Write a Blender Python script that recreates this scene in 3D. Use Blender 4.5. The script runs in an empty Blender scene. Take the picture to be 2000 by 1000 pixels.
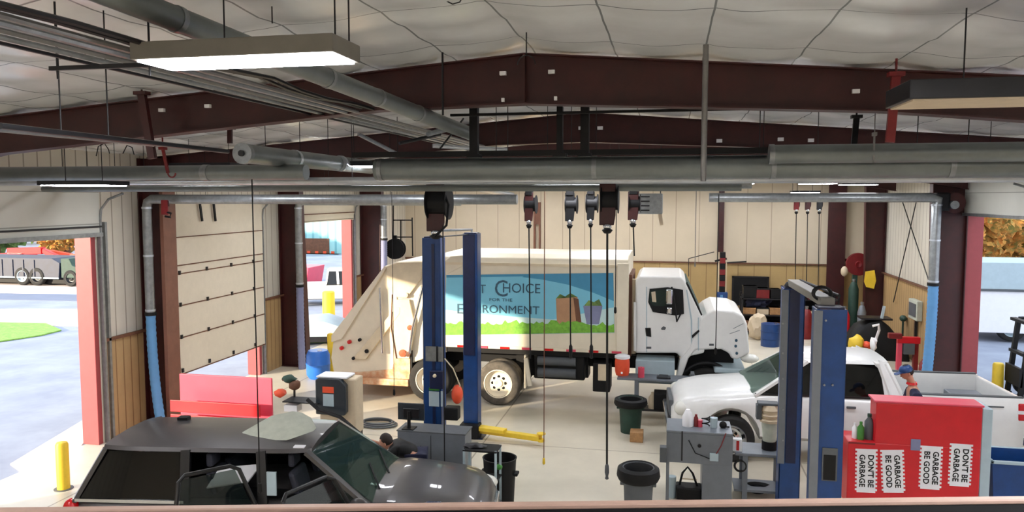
import bpy, bmesh, math, random
from mathutils import Vector, Matrix, noise
R = math.radians
rnd = random.Random(7)
C = bpy.context.scene.collection
# ------------------------------------------------------------------ camera geometry (site survey of the photograph)
F = 1500.0; H = 4.9
PIT = math.atan(116 / F); YAW = math.atan(310 / F * math.cos(PIT))
FW = Vector((-math.sin(YAW) * math.cos(PIT), math.cos(YAW) * math.cos(PIT), -math.sin(PIT)))
RT = Vector((math.cos(YAW), math.sin(YAW), 0)); UP = RT.cross(FW)
def ray(x, y): return FW + RT * ((x - 1000) / F) + UP * ((500 - y) / F)
def aZ(x, y, z=0.0):
    r = ray(x, y); t = (z - H) / r.z; return Vector((r.x * t, r.y * t, z))
def aY(x, y, Y):
    r = ray(x, y); t = Y / r.y; return Vector((r.x * t, Y, H + r.z * t))
def aX(x, y, X):
    r = ray(x, y); t = X / r.x; return Vector((X, r.y * t, H + r.z * t))
# ------------------------------------------------------------------ materials
def lin(c):
    return tuple(((v / 255) / 12.92 if v / 255 <= .04045 else ((v / 255 + .055) / 1.055) ** 2.4) for v in c)
def mat(name, rgb, rough=.5, metal=0.0, var=.12, scale=6.0, bump=0.0, rgb2=None, spec=.5, coat=0.0):
    m = bpy.data.materials.new(name); m.use_nodes = True
    nt = m.node_tree; b = nt.nodes['Principled BSDF']
    b.inputs['Roughness'].default_value = rough; b.inputs['Metallic'].default_value = metal
    b.inputs['Specular IOR Level'].default_value = spec; b.inputs['Coat Weight'].default_value = coat
    c = lin(rgb); c2 = lin(rgb2) if rgb2 else tuple(v * (1 - var) for v in c)
    tc = nt.nodes.new('ShaderNodeTexCoord'); nz = nt.nodes.new('ShaderNodeTexNoise')
    nz.inputs['Scale'].default_value = scale; nz.inputs['Roughness'].default_value = .65; nz.inputs['Detail'].default_value = 4
    rp = nt.nodes.new('ShaderNodeValToRGB')
    rp.color_ramp.elements[0].position = .35; rp.color_ramp.elements[1].position = .65
    rp.color_ramp.elements[0].color = (*c2, 1); rp.color_ramp.elements[1].color = (*c, 1)
    nt.links.new(tc.outputs['Object'], nz.inputs['Vector']); nt.links.new(nz.outputs['Fac'], rp.inputs['Fac'])
    nt.links.new(rp.outputs['Color'], b.inputs['Base Color'])
    if bump:
        bp = nt.nodes.new('ShaderNodeBump'); bp.inputs['Strength'].default_value = bump; bp.inputs['Distance'].default_value = .05
        nt.links.new(nz.outputs['Fac'], bp.inputs['Height']); nt.links.new(bp.outputs['Normal'], b.inputs['Normal'])
    return m
def glassm(name, rgb, alpha=.5, rough=.03):
    m = bpy.data.materials.new(name); m.use_nodes = True
    nt = m.node_tree; nt.nodes.clear()
    o = nt.nodes.new('ShaderNodeOutputMaterial'); mx = nt.nodes.new('ShaderNodeMixShader'); g = nt.nodes.new('ShaderNodeBsdfPrincipled')
    t = nt.nodes.new('ShaderNodeBsdfTransparent'); mx.inputs[0].default_value = alpha
    g.inputs['Base Color'].default_value = (*lin(rgb), 1); g.inputs['Roughness'].default_value = rough
    t.inputs['Color'].default_value = (.75, .82, .78, 1)
    nt.links.new(t.outputs[0], mx.inputs[1]); nt.links.new(g.outputs[0], mx.inputs[2]); nt.links.new(mx.outputs[0], o.inputs[0])
    return m
def emis(name, rgb, s):
    m = bpy.data.materials.new(name); m.use_nodes = True
    b = m.node_tree.nodes['Principled BSDF']; b.inputs['Base Color'].default_value = (.8, .8, .8, 1)
    b.inputs['Emission Color'].default_value = (*lin(rgb), 1); b.inputs['Emission Strength'].default_value = s
    return m
def stripes(name, rgb, rgb2, axis, period, width, rough=.6, off=0.0, noise_amt=.15, bump=.3, second=None):
    """plain colour with thin seam lines across one object axis (world coordinates)"""
    m = mat(name, rgb, rough, var=noise_amt, scale=1.3)
    nt = m.node_tree; b = nt.nodes['Principled BSDF']; rp = [n for n in nt.nodes if n.type == 'VALTORGB'][0]
    tc = [n for n in nt.nodes if n.type == 'TEX_COORD'][0]
    sp = nt.nodes.new('ShaderNodeSeparateXYZ'); nt.links.new(tc.outputs['Object'], sp.inputs[0])
    def line(ax, per, wid, of):
        a = nt.nodes.new('ShaderNodeMath'); a.operation = 'ADD'; a.inputs[1].default_value = -of + 1000 * per; nt.links.new(sp.outputs[ax], a.inputs[0])
        md = nt.nodes.new('ShaderNodeMath'); md.operation = 'MODULO'; md.inputs[1].default_value = per; nt.links.new(a.outputs[0], md.inputs[0])
        lt = nt.nodes.new('ShaderNodeMath'); lt.operation = 'LESS_THAN'; lt.inputs[1].default_value = wid; nt.links.new(md.outputs[0], lt.inputs[0])
        return lt
    l = line(axis, period, width, off)
    if second:
        l2 = line(*second); mm = nt.nodes.new('ShaderNodeMath'); mm.operation = 'MAXIMUM'
        nt.links.new(l.outputs[0], mm.inputs[0]); nt.links.new(l2.outputs[0], mm.inputs[1]); l = mm
    mx = nt.nodes.new('ShaderNodeMixRGB'); nt.links.new(l.outputs[0], mx.inputs[0]); nt.links.new(rp.outputs[0], mx.inputs[1])
    mx.inputs[2].default_value = (*lin(rgb2), 1); nt.links.new(mx.outputs[0], b.inputs['Base Color'])
    bp = nt.nodes.new('ShaderNodeBump'); bp.inputs['Strength'].default_value = bump; bp.inputs['Distance'].default_value = .02; bp.invert = True
    nt.links.new(l.outputs[0], bp.inputs['Height']); nt.links.new(bp.outputs['Normal'], b.inputs['Normal'])
    return m
K = {}
def mk(k, *a, **kw): K[k] = mat(k, *a, **kw)
mk('oxide', (62, 16, 15), .5, var=.3, scale=3, rgb2=(48, 11, 11)); mk('jamb_red', (150, 62, 66), .5, var=.1)
mk('rust', (196, 140, 100), .7, var=.3, scale=5, rgb2=(214, 190, 160)); mk('galv', (150, 154, 156), .38, metal=.7, var=.25, scale=9); mk('duct', (126, 132, 132), .42, metal=.55, var=.2, scale=2)
mk('bright_duct', (196, 202, 210), .3, metal=.6, var=.12); mk('conduit', (128, 126, 124), .4, metal=.5, var=.2)
mk('wall', (214, 204, 184), .6, var=.05); mk('dark_metal', (34, 34, 38), .4, metal=.3, var=.3)
mk('black', (14, 14, 16), .6, var=.3, spec=.3); mk('rubber', (30, 29, 28), .8, var=.35, scale=14); mk('tire_tan', (92, 86, 78), .9, var=.4, scale=8)
mk('white_paint', (228, 228, 226), .28, var=.04, coat=.3); mk('truck_white', (224, 214, 192), .4, var=.08, scale=2.5)
mk('cream', (222, 206, 176), .5, var=.15, scale=3); mk('blue_lift', (18, 62, 120), .35, var=.22, scale=5); mk('blue_hose', (88, 142, 190), .6, var=.1)
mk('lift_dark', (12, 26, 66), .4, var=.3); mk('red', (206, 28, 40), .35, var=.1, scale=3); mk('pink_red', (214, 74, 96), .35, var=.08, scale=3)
mk('dark_red', (120, 18, 22), .45, var=.25); mk('suv', (72, 69, 70), .34, metal=.3, var=.1, coat=.35); mk('suv_trim', (18, 18, 20), .4, var=.2)
mk('chrome', (205, 208, 212), .14, metal=1, var=.05); mk('grey_cab', (112, 118, 126), .42, metal=.2, var=.1); mk('bin_grey', (84, 88, 92), .6, var=.15)
mk('yellow', (232, 196, 52), .5, var=.1); mk('orange', (232, 84, 48), .5, var=.1); mk('blue_plastic', (42, 112, 210), .35, var=.1)
mk('wood', (176, 132, 86), .6, var=.3, scale=12); mk('beige', (206, 188, 160), .6, var=.1); mk('green', (64, 138, 52), .5, var=.2)
mk('navy', (30, 34, 62), .8, var=.2, scale=20); mk('skin', (196, 142, 116), .55, var=.08, scale=14); mk('hair', (42, 30, 24), .7, var=.3, scale=30)
mk('grass', (138, 182, 84), .9, var=.35, scale=4, bump=.6); mk('asphalt', (150, 156, 170), .85, var=.12, scale=.6, rgb2=(132, 138, 154)); mk('road', (112, 120, 140), .85, var=.1, scale=1)
mk('concrete', (222, 206, 196), .8, var=.08, scale=1); mk('sill', (150, 122, 108), .5, var=.12, scale=20); mk('trailer_blue', (26, 36, 62), .5, var=.3, scale=3)
mk('leaf_green', (120, 148, 80), .9, rgb2=(52, 74, 40), scale=3.5, bump=.8); mk('leaf_orange', (226, 150, 72), .9, scale=3, rgb2=(120, 116, 56), bump=.8)
mk('leaf_yellow', (228, 190, 96), .9, scale=3, rgb2=(176, 120, 62), bump=.8)
mk('brown', (110, 72, 50), .7, var=.3); mk('paper', (232, 232, 236), .7, var=.04); mk('label_grey', (170, 188, 196), .6, var=.08)
mk('seat', (44, 46, 58), .75, var=.2, scale=14); mk('dash', (52, 58, 54), .7, var=.2); mk('pale_cloth', (178, 182, 168), .8, var=.12, scale=10)
mk('lamp_red', (200, 20, 24), .25, var=.1); mk('lamp_white', (222, 222, 214), .15, var=.05); mk('teal', (128, 190, 196), .5, var=.08)
mk('banner_sky', (118, 190, 214), .5, var=.06, scale=1.5); mk('banner_dark', (64, 140, 176), .5, var=.12, scale=2); mk('banner_haze', (186, 214, 214), .5, var=.06)
mk('banner_grass', (124, 188, 62), .6, var=.4, scale=9); mk('ink', (50, 84, 104), .6, var=.1); mk('bag_brown', (176, 134, 100), .6, var=.12); mk('pail', (124, 128, 160), .6, var=.12)
mk('screen', (52, 58, 64), .2, var=.1); mk('dark_green', (34, 66, 54), .6, var=.3); mk('fixture', (122, 118, 110), .5, var=.1); mk('bed_liner', (150, 158, 166), .5, var=.2)
mk('tan_post', (120, 78, 60), .6, var=.2, scale=3)
K['glass'] = glassm('glass', (60, 84, 78), .33); K['dark_glass'] = glassm('dark_glass', (8, 9, 10), .93); K['door_glass'] = glassm('door_glass', (16, 24, 26), .45); K['clear'] = glassm('clear', (170, 180, 176), .15)
K['lamp'] = emis('lamp', (250, 250, 255), 30.0)
K['lamp_far'] = emis('lamp_far', (246, 248, 255), 22.0)
# ------------------------------------------------------------------ mesh builder
class MB:
    def __init__(s): s.v = []; s.f = []
    def add(s, vs, fs):
        o = len(s.v); s.v += [Vector(p) for p in vs]; s.f += [tuple(i + o for i in f) for f in fs]; return s
    def box(s, x0, x1, y0, y1, z0, z1, rz=0, ry=0, rx=0):
        c = Vector(((x0 + x1) / 2, (y0 + y1) / 2, (z0 + z1) / 2)); h = ((x1 - x0) / 2, (y1 - y0) / 2, (z1 - z0) / 2)
        m = Matrix.Rotation(rz, 3, 'Z') @ Matrix.Rotation(ry, 3, 'Y') @ Matrix.Rotation(rx, 3, 'X')
        vs = [c + m @ Vector((a * h[0], b * h[1], d * h[2])) for a in (-1, 1) for b in (-1, 1) for d in (-1, 1)]
        return s.add(vs, [(0, 1, 3, 2), (4, 6, 7, 5), (0, 4, 5, 1), (2, 3, 7, 6), (0, 2, 6, 4), (1, 5, 7, 3)])
    def tube(s, pts, r, n=10, close=True):
        pts = [Vector(p) for p in pts]; rs = r if isinstance(r, (list, tuple)) else [r] * len(pts)
        rings = []; ref = None
        for i, p in enumerate(pts):
            t = (pts[min(i + 1, len(pts) - 1)] - pts[max(i - 1, 0)]).normalized()
            if ref is None: ref = Vector((0, 0, 1)) if abs(t.z) < .9 else Vector((1, 0, 0))
            u = (ref - t * ref.dot(t)).normalized(); w = t.cross(u); ref = u
            rings.append([p + (u * math.cos(2 * math.pi * k / n) + w * math.sin(2 * math.pi * k / n)) * rs[i] for k in range(n)])
        return s.loft(rings, close)
    def loft(s, rings, cap=True, wrap=True):
        n = len(rings[0]); vs = [p for r in rings for p in r]; fs = []
        for i in range(len(rings) - 1):
            for k in range(n if wrap else n - 1):
                a = i * n + k; b = i * n + (k + 1) % n; fs.append((a, b, b + n, a + n))
        if cap: fs += [tuple(range(n - 1, -1, -1)), tuple(range((len(rings) - 1) * n, len(rings) * n))]
        return s.add(vs, fs)
    def lathe(s, prof, c=(0, 0, 0), n=24, axis='Z', ring=False):
        rings = []
        for r, z in prof:
            ring = []
            for k in range(n):
                a = 2 * math.pi * k / n; p = (r * math.cos(a), r * math.sin(a), z)
                if axis == 'Y': p = (p[0], p[2], p[1])
                if axis == 'X': p = (p[2], p[0], p[1])
                ring.append(Vector(c) + Vector(p))
            rings.append(ring)
        if ring: return s.loft(rings + [rings[0]], cap=False)
        return s.loft(rings)
    def prism(s, poly, a0, a1, axis='Y'):
        def P(p, a): return {'Y': (p[0], a, p[1]), 'X': (a, p[0], p[1]), 'Z': (p[0], p[1], a)}[axis]
        n = len(poly); vs = [P(p, a0) for p in poly] + [P(p, a1) for p in poly]
        fs = [tuple(range(n)), tuple(range(2 * n - 1, n - 1, -1))] + [(i, i + n, (i + 1) % n + n, (i + 1) % n) for i in range(n)]
        return s.add(vs, fs)
    def quad(s, a, b, c, d, t=.006):
        a, b, c, d = map(Vector, (a, b, c, d)); nn = (b - a).cross(d - a).normalized() * t
        return s.add([a, b, c, d, a + nn, b + nn, c + nn, d + nn], [(3, 2, 1, 0), (4, 5, 6, 7), (0, 1, 5, 4), (1, 2, 6, 5), (2, 3, 7, 6), (3, 0, 4, 7)])
    def bar(s, a, b, w, h=None):
        a, b = Vector(a), Vector(b); h = h or w; t = (b - a).normalized(); ref = Vector((0, 0, 1)) if abs(t.z) < .95 else Vector((0, 1, 0))
        u = t.cross(ref).normalized(); v = u.cross(t)
        rg = [[p + u * (i * w / 2) + v * (j * h / 2) for i, j in ((-1, -1), (1, -1), (1, 1), (-1, 1))] for p in (a, b)]
        return s.loft(rg)
    def ell(s, c, rad, n=16, m=10, rz=0):
        rings = []; rm = Matrix.Rotation(rz, 3, 'Z')
        for i in range(m + 1):
            th = math.pi * (i + .02) / (m + .04); rr = math.sin(th)
            rings.append([Vector(c) + rm @ Vector((rad[0] * rr * math.cos(2 * math.pi * k / n), rad[1] * rr * math.sin(2 * math.pi * k / n), -rad[2] * math.cos(th))) for k in range(n)])
        return s.loft(rings)
    def blob(s, c, r, seed, sub=3, amp=.35, freq=1.2):
        bm = bmesh.new(); bmesh.ops.create_icosphere(bm, subdivisions=sub, radius=1)
        vs = [];
        for v in bm.verts:
            d = v.co.normalized(); k = 1 + amp * noise.noise(d * freq * 2 + Vector((seed * 7.1, seed, 0))) + amp * .5 * noise.noise(d * freq * 7 + Vector((seed, 3, 1)))
            vs.append(Vector(c) + Vector((d.x * r[0], d.y * r[1], d.z * r[2])) * k)
        fs = [tuple(x.index for x in f.verts) for f in bm.faces]; bm.free(); return s.add(vs, fs)
    def build(s, name, m, parent=None, world=False, bevel=0, smooth=False, subs=0, seg=2):
        me = bpy.data.meshes.new(name); vs = s.v
        if world and parent is not None:
            inv = ROOT[parent].inverted(); vs = [inv @ p for p in vs]
        me.from_pydata([tuple(p) for p in vs], [], s.f); me.validate(); me.update()
        bm = bmesh.new(); bm.from_mesh(me); bmesh.ops.recalc_face_normals(bm, faces=bm.faces); bm.to_mesh(me); bm.free()
        o = bpy.data.objects.new(name, me); C.objects.link(o); me.materials.append(K[m] if isinstance(m, str) else m)
        if parent is not None: o.parent = parent; ROOT[o] = ROOT[parent]
        else: ROOT[o] = Matrix.Identity(4)
        if bevel:
            b = o.modifiers.new('bevel', 'BEVEL'); b.width = bevel; b.segments = seg; b.limit_method = 'ANGLE'; b.angle_limit = R(40)
        if subs: d = o.modifiers.new('subd', 'SUBSURF'); d.levels = subs; d.render_levels = subs
        if smooth or bevel or subs:
            for p in me.polygons: p.use_smooth = bool(smooth or subs)
        if smooth:
            try: me.set_sharp_from_angle(angle=R(45))
            except Exception: pass
        return o
ROOT = {}
def tag(o, label, cat, group=None, kind=None):
    if label: o['label'] = label
    if cat: o['category'] = cat
    if group: o['group'] = group
    if kind: o['kind'] = kind
    return o
def thing(name, label, cat, loc=(0, 0, 0), rz=0, group=None):
    o = bpy.data.objects.new(name, None); C.objects.link(o); o.empty_display_size = .2
    o.location = loc; o.rotation_euler = (0, 0, rz); ROOT[o] = Matrix.Translation(Vector(loc)) @ Matrix.Rotation(rz, 4, 'Z')
    return tag(o, label, cat, group)
def struct(name, mb, m, **kw):
    o = mb.build(name, m, **kw); o['kind'] = 'structure'; return o
def one(name, mb, m, label, cat, group=None, **kw): return tag(mb.build(name, m, **kw), label, cat, group)
def dup(root, loc, rz=None, label=None):
    r = root.copy(); C.objects.link(r); r.location = loc
    if rz is not None: r.rotation_euler = (0, 0, rz)
    if label: r['label'] = label
    def rec(a, b):
        for ch in list(a.children):
            c = ch.copy(); C.objects.link(c); c.parent = b; rec(ch, c)
    rec(root, r); return r
def text(name, s, size, m, parent, loc, rot, ext=.004, sx=1.0, off=0.0):
    cu = bpy.data.curves.new(name, 'FONT'); cu.body = s; cu.size = size; cu.extrude = ext; cu.align_x = 'CENTER'; cu.align_y = 'CENTER'; cu.resolution_u = 3; cu.offset = size * off
    t = bpy.data.objects.new(name + '_t', cu); me = bpy.data.meshes.new_from_object(t); bpy.data.objects.remove(t); bpy.data.curves.remove(cu)
    mt = Matrix.Translation(Vector(loc)) @ rot.to_4x4() @ Matrix.Diagonal((sx, 1, 1, 1))
    if parent is not None: mt = ROOT[parent].inverted() @ mt
    me.transform(mt); me.materials.clear(); me.materials.append(K[m])
    o = bpy.data.objects.new(name, me); C.objects.link(o); o.parent = parent; return o
FACE = Matrix.Rotation(R(90), 3, 'X')     # lettering that faces -Y (towards the camera side of the hall)
# ================================================================== THE SETTING
WL, WR, WB, RX = -11.0, 7.2, 31.0, -1.6
def roof(x): return 6.5 - .08 * abs(x - RX)
K['floor'] = stripes('floor', (206, 198, 180), (150, 140, 124), 1, 6.1, .03, .38, 2.4, .1, .1, second=(0, 6.0, .03, -3.6))
K['ceil'] = stripes('ceil', (222, 226, 228), (132, 136, 138), 0, .93, .018, .24, -1.55, .1, .15, second=(1, 1.52, .02, .3))
K['wallL'] = stripes('wallL', (204, 198, 184), (150, 142, 128), 1, .3, .03, .5, 0, .06)
K['wallB'] = stripes('wallB', (206, 192, 168), (168, 152, 130), 0, .9, .03, .5, .2, .05)
K['wallBl'] = stripes('wallBl', (178, 150, 100), (140, 112, 72), 0, .6, .03, .55, .2, .1)
K['wainL'] = stripes('wainL', (178, 148, 104), (132, 100, 66), 1, .22, .03, .5, 0, .15)
K['door_sec'] = stripes('door_sec', (212, 202, 180), (120, 108, 90), 2, .55, .022, .5, .28, .05)
K['wall_hi'] = stripes('wall_hi', (196, 196, 188), (140, 140, 132), 2, .62, .02, .5, 4.36, .05)
struct('floor', MB().box(WL - .3, WR + .3, -3, WB, -.12, 0), 'floor')
# ceiling: sagging white vinyl-faced insulation between the purlins
m = MB(); nx, ny = 200, 170; x0, x1, y0, y1 = WL - .2, WR + .2, -3.0, WB
vs = []
for i in range(nx + 1):
    for j in range(ny + 1):
        x = x0 + (x1 - x0) * i / nx; y = y0 + (y1 - y0) * j / ny
        u = ((x + 1.55) / .93) % 1; w = ((y - .3) / 1.52) % 1
        sag = .045 * (1 - (2 * u - 1) ** 2) * (.5 + .5 * (1 - (2 * w - 1) ** 4))
        wr = .03 * noise.noise(Vector((x * .9, y * 2.6, 0))) + .016 * noise.noise(Vector((x * 3.2, y * 1.0, 5)))
        vs.append((x, y, roof(x) + .05 - sag + wr))
m.add(vs, [(i * (ny + 1) + j, i * (ny + 1) + j + 1, (i + 1) * (ny + 1) + j + 1, (i + 1) * (ny + 1) + j) for i in range(nx) for j in range(ny)])
co = struct('ceiling', m, 'ceil', smooth=True)
so = co.modifiers.new('solid', 'SOLIDIFY'); so.thickness = .12; so.offset = 1 if co.data.polygons[0].normal.z > 0 else -1
D1, D2, D3, D4 = (8.9, 13.0, 4.3), (14.95, 19.1, 4.2), (21.4, 25.4, 4.17), (16.9, 20.95, 4.5)
def wall_with(x0, x1, doors, top, name, mt):
    m = MB(); ys = [-3.0]
    for a, b, h in doors: m.box(x0, x1, ys[-1], a, 0, top); m.box(x0, x1, a, b, h, top); ys.append(b)
    m.box(x0, x1, ys[-1], WB, 0, top); return struct(name, m, mt)
wall_with(WL - .22, WL, (D1, D2, D3), 5.85, 'wall_left', 'wallL')
wall_with(WR, WR + .22, ((8.9, 13.0, 4.4), D4), 5.85, 'wall_right', 'wallL')
struct('wall_back', MB().box(WL - .2, WR + .2, WB, WB + .2, 2.3, 6.6), 'wallB')
struct('wall_front', MB().box(WL - .2, WR + .2, -3.2, -3, 0, 6.6), 'wall')
struct('trim_1', MB().box(WL - .2, WR + .2, WB - .02, WB + .2, 0, 2.3), 'wallBl')
m = MB()
for a, b in ((-3, 8.8), (13.12, 14.85), (19.2, 21.3), (25.5, WB - .03)): m.box(WL, WL + .035, a, b, 0, 2.05)
struct('trim_2', m, 'wainL')
m = MB()
for a, b in ((-3, 8.8), (13.1, 16.8), (21.25, WB - .03)): m.box(WR - .035, WR, a, b, 0, 2.3)
struct('trim_3', m, 'wainL')
m = MB()
for a, b in ((13.12, 14.85), (19.2, 21.3), (25.5, WB - .03)): m.box(WL + .03, WL + .09, a, b, 2.03, 2.09)
for a, b in ((21.25, WB - .03),): m.box(WR - .1, WR - .03, a, b, 2.28, 2.34)
m.box(WL, WR, WB - .08, WB - .02, 2.28, 2.34); struct('trim_4', m, 'brown')
# red steel jambs and headers of the door openings
n = 5
for (a, b, h), X, s in ((D1, WL, -1), (D2, WL, -1), (D3, WL, -1), (D4, WR, 1), ((8.9, 13.0, 4.4), WR, 1)):
    for y in (a - .02, b - .1):
        xs = sorted((X - s * .01, X + s * .36)); struct('trim_%d' % n, MB().box(xs[0], xs[1], y, y + .12, 0, h), 'jamb_red', bevel=.01); n += 1
    # vertical roller tracks beside the opening
    for y in (a - .12, b + .06):
        xs = sorted((X - s * .02, X - s * .1)); m = MB().box(xs[0], xs[1], y, y + .05, 0, h + .1)
        m.tube([(X - s * .08, y + .02, h + .1), (X - s * .12, y + .02, h + .35), (X - s * .3, y + .02, h + .55), (X - s * .62, y + .02, h + .66)], .025, 8)
        struct('trim_%d' % n, m, 'galv'); n += 1
# pale corner flashing left of the first bay
struct('trim_40', MB().box(WL + .0, WL + .09, 13.2, 13.26, 0, 4.4), 'galv')
# sectional doors
def section_door(idx, X, s, a, b, z0, z1, mt='door_sec'):
    xs = sorted((X + s * .03, X + s * .085)); o = struct('door_%d' % idx, MB().box(xs[0], xs[1], a + .02, b - .02, z0, z1), mt)
    return o
d2 = section_door(2, WL, 1, D2[0] - .12, D2[1] + .1, .82, 4.75, 'wall')
for z in (.84, 1.68, 2.42, 3.15, 3.34, 3.98):
    MB().box(WL + .085, WL + .1, D2[0] - .1, D2[1] + .08, z - .012, z + .012).build('seam_strip', 'brown', d2)
for z in (.9, 1.68, 2.42, 3.15):
    for k in range(4):
        y = D2[0] + .5 + k * 1.05; MB().box(WL + .09, WL + .12, y, y + .06, z - .02, z + .07).build('hinge', 'dark_metal', d2)
d1 = section_door(1, WL, 1, D1[0] - .1, D1[1] + .1, 4.14, 5.25, 'wall_hi')
MB().box(WL + .08, WL + .13, D1[0], D1[1] + .1, 4.12, 4.2).build('bottom_seal', 'galv', d1)
MB().box(WL + .08, WL + .11, D1[0], D1[1] + .1, 4.3, 4.335).build('seam_strip', 'dark_metal', d1)
d3 = section_door(3, WL, 1, D3[0], D3[1], 4.1, 4.75); MB().box(WL + .085, WL + .11, D3[0], D3[1], 4.34, 4.37).build('seam_strip', 'brown', d3)
d4 = section_door(4, WR, -1, D4[0] - .1, D4[1] + .1, 4.45, 5.25, 'wall_hi')
MB().box(WR - .13, WR - .08, D4[0], D4[1] + .1, 4.43, 4.5).build('bottom_seal', 'galv', d4)
# viewing-window wall of the mezzanine, seen only as its ledge along the bottom of the view
w = Matrix.Rotation(YAW + .028, 4, 'Z')
def ledge(y0, y1, z0, z1): 
    m = MB().box(-1.6, 1.6, y0, y1, z0, z1); m.v = [w @ p for p in m.v]; return m
mk('rubber_black', (6, 6, 7), .9, var=.1, spec=.1)
struct('window_1', ledge(1.018, 1.037, 4.385, 4.479), 'sill', bevel=.004)
struct('trim_41', ledge(.80, 1.018, 4.3, 4.474), 'rubber_black')
struct('wall_mezzanine', ledge(.84, 1.0, 0, 4.38), 'wall')
# ------------------------------------------------------------------ steel frames
def frame(Y, label_b, xl_in, xr_in, cols=True):
    t = thing('roof_beam', label_b, 'steel beam', (RX, Y, 0))
    pts = [WL + .1, -8.5, -3.3, RX, 2.08, 4.5, WR - .1]; dep = {WL + .1: .74, -8.5: .47, -3.3: .45, RX: .55, 2.08: .42, 4.5: .45, WR - .1: .7}
    top = [(x, roof(x) - .03) for x in pts]; bot = [(x, roof(x) - .03 - dep[x]) for x in pts]
    MB().prism(top + bot[::-1], Y - .012, Y + .012).build('web', 'oxide', t, world=True)
    for row, dz, nm in ((top, -.015, 'top_flange'), (bot, 0, 'bottom_flange')):
        m = MB()
        m.loft([[(x, Y - .11, z + dz), (x, Y + .11, z + dz), (x, Y + .11, z + dz + .015), (x, Y - .11, z + dz + .015)] for x, z in row]); m.v = [Vector(p) for p in m.v]
        m.build(nm, 'oxide', t, world=True)
    MB().box(RX - .012, RX + .012, Y - .1, Y + .1, roof(RX) - .57, roof(RX) - .03).build('ridge_splice', 'oxide', t, world=True)
    return t
BL = ['dark red steel roof beam nearest the window, its peak just below the white ceiling', 'second dark red roof beam, seen below the nearest one through the hanging posts',
      'third dark red roof beam back, mostly hidden behind the ducts', 'farthest dark red roof beam before the back wall']
beams = [frame(8.5 + 6.1 * i, BL[i], 0, 0) for i in range(4)]
for x, y in ((315, 215), (405, 207), (982, 143), (1077, 140), (982, 195), (1085, 192), (1672, 178)):
    p = aY(x, y, 8.37); s = .035 if y not in (195, 192) else .015
    MB().box(p.x - s, p.x + s, 8.36, 8.4, p.z - .02, p.z + .02).build('clip', 'paper', beams[0], world=True)
for x, y in ((1135, 250), (1172, 250), (1405, 275), (1525, 272), (1584, 274)):
    p = aY(x, y, 14.47); MB().box(p.x - .05, p.x + .05, 14.46, 14.5, p.z - .03, p.z + .03).build('clip', 'paper', beams[1], world=True)
def column(Y, s, label, ztop=5.7, xi_t=None, xi_b=None, name='steel_column'):
    X = WL if s > 0 else WR
    xi_t = X + s * .62 if xi_t is None else xi_t; xi_b = X + s * .5 if xi_b is None else xi_b
    t = thing(name, label, 'steel column', (X + s * .3, Y, 0))
    xo = X + s * .04
    MB().prism([(xo, 0), (xi_b, 0), (xi_t, ztop), (xo, ztop)], Y - .012, Y + .012).build('web', 'oxide', t, world=True)
    MB().loft([[(x - .012, Y - .13, z), (x + .012, Y - .13, z), (x + .012, Y + .13, z), (x - .012, Y + .13, z)] for x, z in ((xi_b, 0), (xi_t, ztop))]).build('inner_flange', 'oxide', t, world=True)
    MB().box(min(xo - .012, xo + .012), xo + .012, Y - .13, Y + .13, 0, ztop).build('outer_flange', 'oxide', t, world=True)
    MB().box(min(xo, xi_b) - .06, max(xo, xi_b) + .06, Y - .17, Y + .17, 0, .025).build('base_plate', 'oxide', t, world=True)
    return t
c1 = column(14.4, 1, 'dark red steel column between the first open door and the half raised door', xi_t=-10.37, xi_b=-10.5)
MB().box(-10.42, -10.34, 14.2, 14.62, 0, 5.3).build('post_cover', 'tan_post', c1, world=True)
column(20.3, 1, 'dark red steel column at the near side of the far left open doorway', xi_t=-10.35, xi_b=-10.2)
column(26.2, 1, 'dark red steel column directly behind the slanted rear of the garbage truck', xi_t=-10.15, xi_b=-10.35)
column(20.9, -1, 'dark red steel column beside the right doorway, behind the grey exhaust pipe', xi_t=6.35, xi_b=6.5)
column(28.2, -1, 'dark red steel column on the right wall behind the red hose reel', xi_t=6.5, xi_b=6.62)
t = thing('steel_column', 'dark red steel column standing against the back wall left of the red hose reel', 'steel column', (aY(1630, 500, 30.7).x, 30.7, 0))
MB().box(aY(1613, 500, 30.7).x, aY(1648, 500, 30.7).x, 30.5, 30.52, 0, 5.8).build('front_flange', 'oxide', t, world=True)
MB().box(aY(1630, 500, 30.7).x - .015, aY(1630, 500, 30.7).x + .015, 30.52, 30.9, 0, 5.8).build('web', 'oxide', t, world=True)
column(8.5, 1, 'dark red steel column near the window on the left wall'); column(8.5, -1, 'dark red steel column near the window on the right wall'); column(14.6, -1, 'dark red steel column on the right wall out past the pickup')
# steel seen on the back wall
a = aY(1050, 395, 30.9); b = aY(1050, 497, 30.9)
one('wall_bracket', MB().box(a.x - .16, a.x - .08, 30.85, 30.98, b.z, a.z).box(a.x + .06, a.x + .12, 30.85, 30.98, b.z, a.z).box(a.x - .16, a.x + .12, 30.83, 30.98, b.z - .05, b.z + .06).box(a.x - .1, a.x + .1, 30.88, 30.98, a.z - .9, a.z), 'tan_post', 'rusty brown steel bracket high on the back wall above the truck body', 'bracket')
a = aY(1410, 372, 30.8); b = aY(1410, 492, 30.8)
one('wall_post', MB().box(a.x - .1, a.x + .1, 30.7, 30.95, b.z, a.z + .4).box(a.x - .03, a.x + .03, 30.66, 30.7, b.z, a.z + .4), 'oxide', 'narrow red steel post on the back wall above the blue jack stand', 'post')
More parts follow.
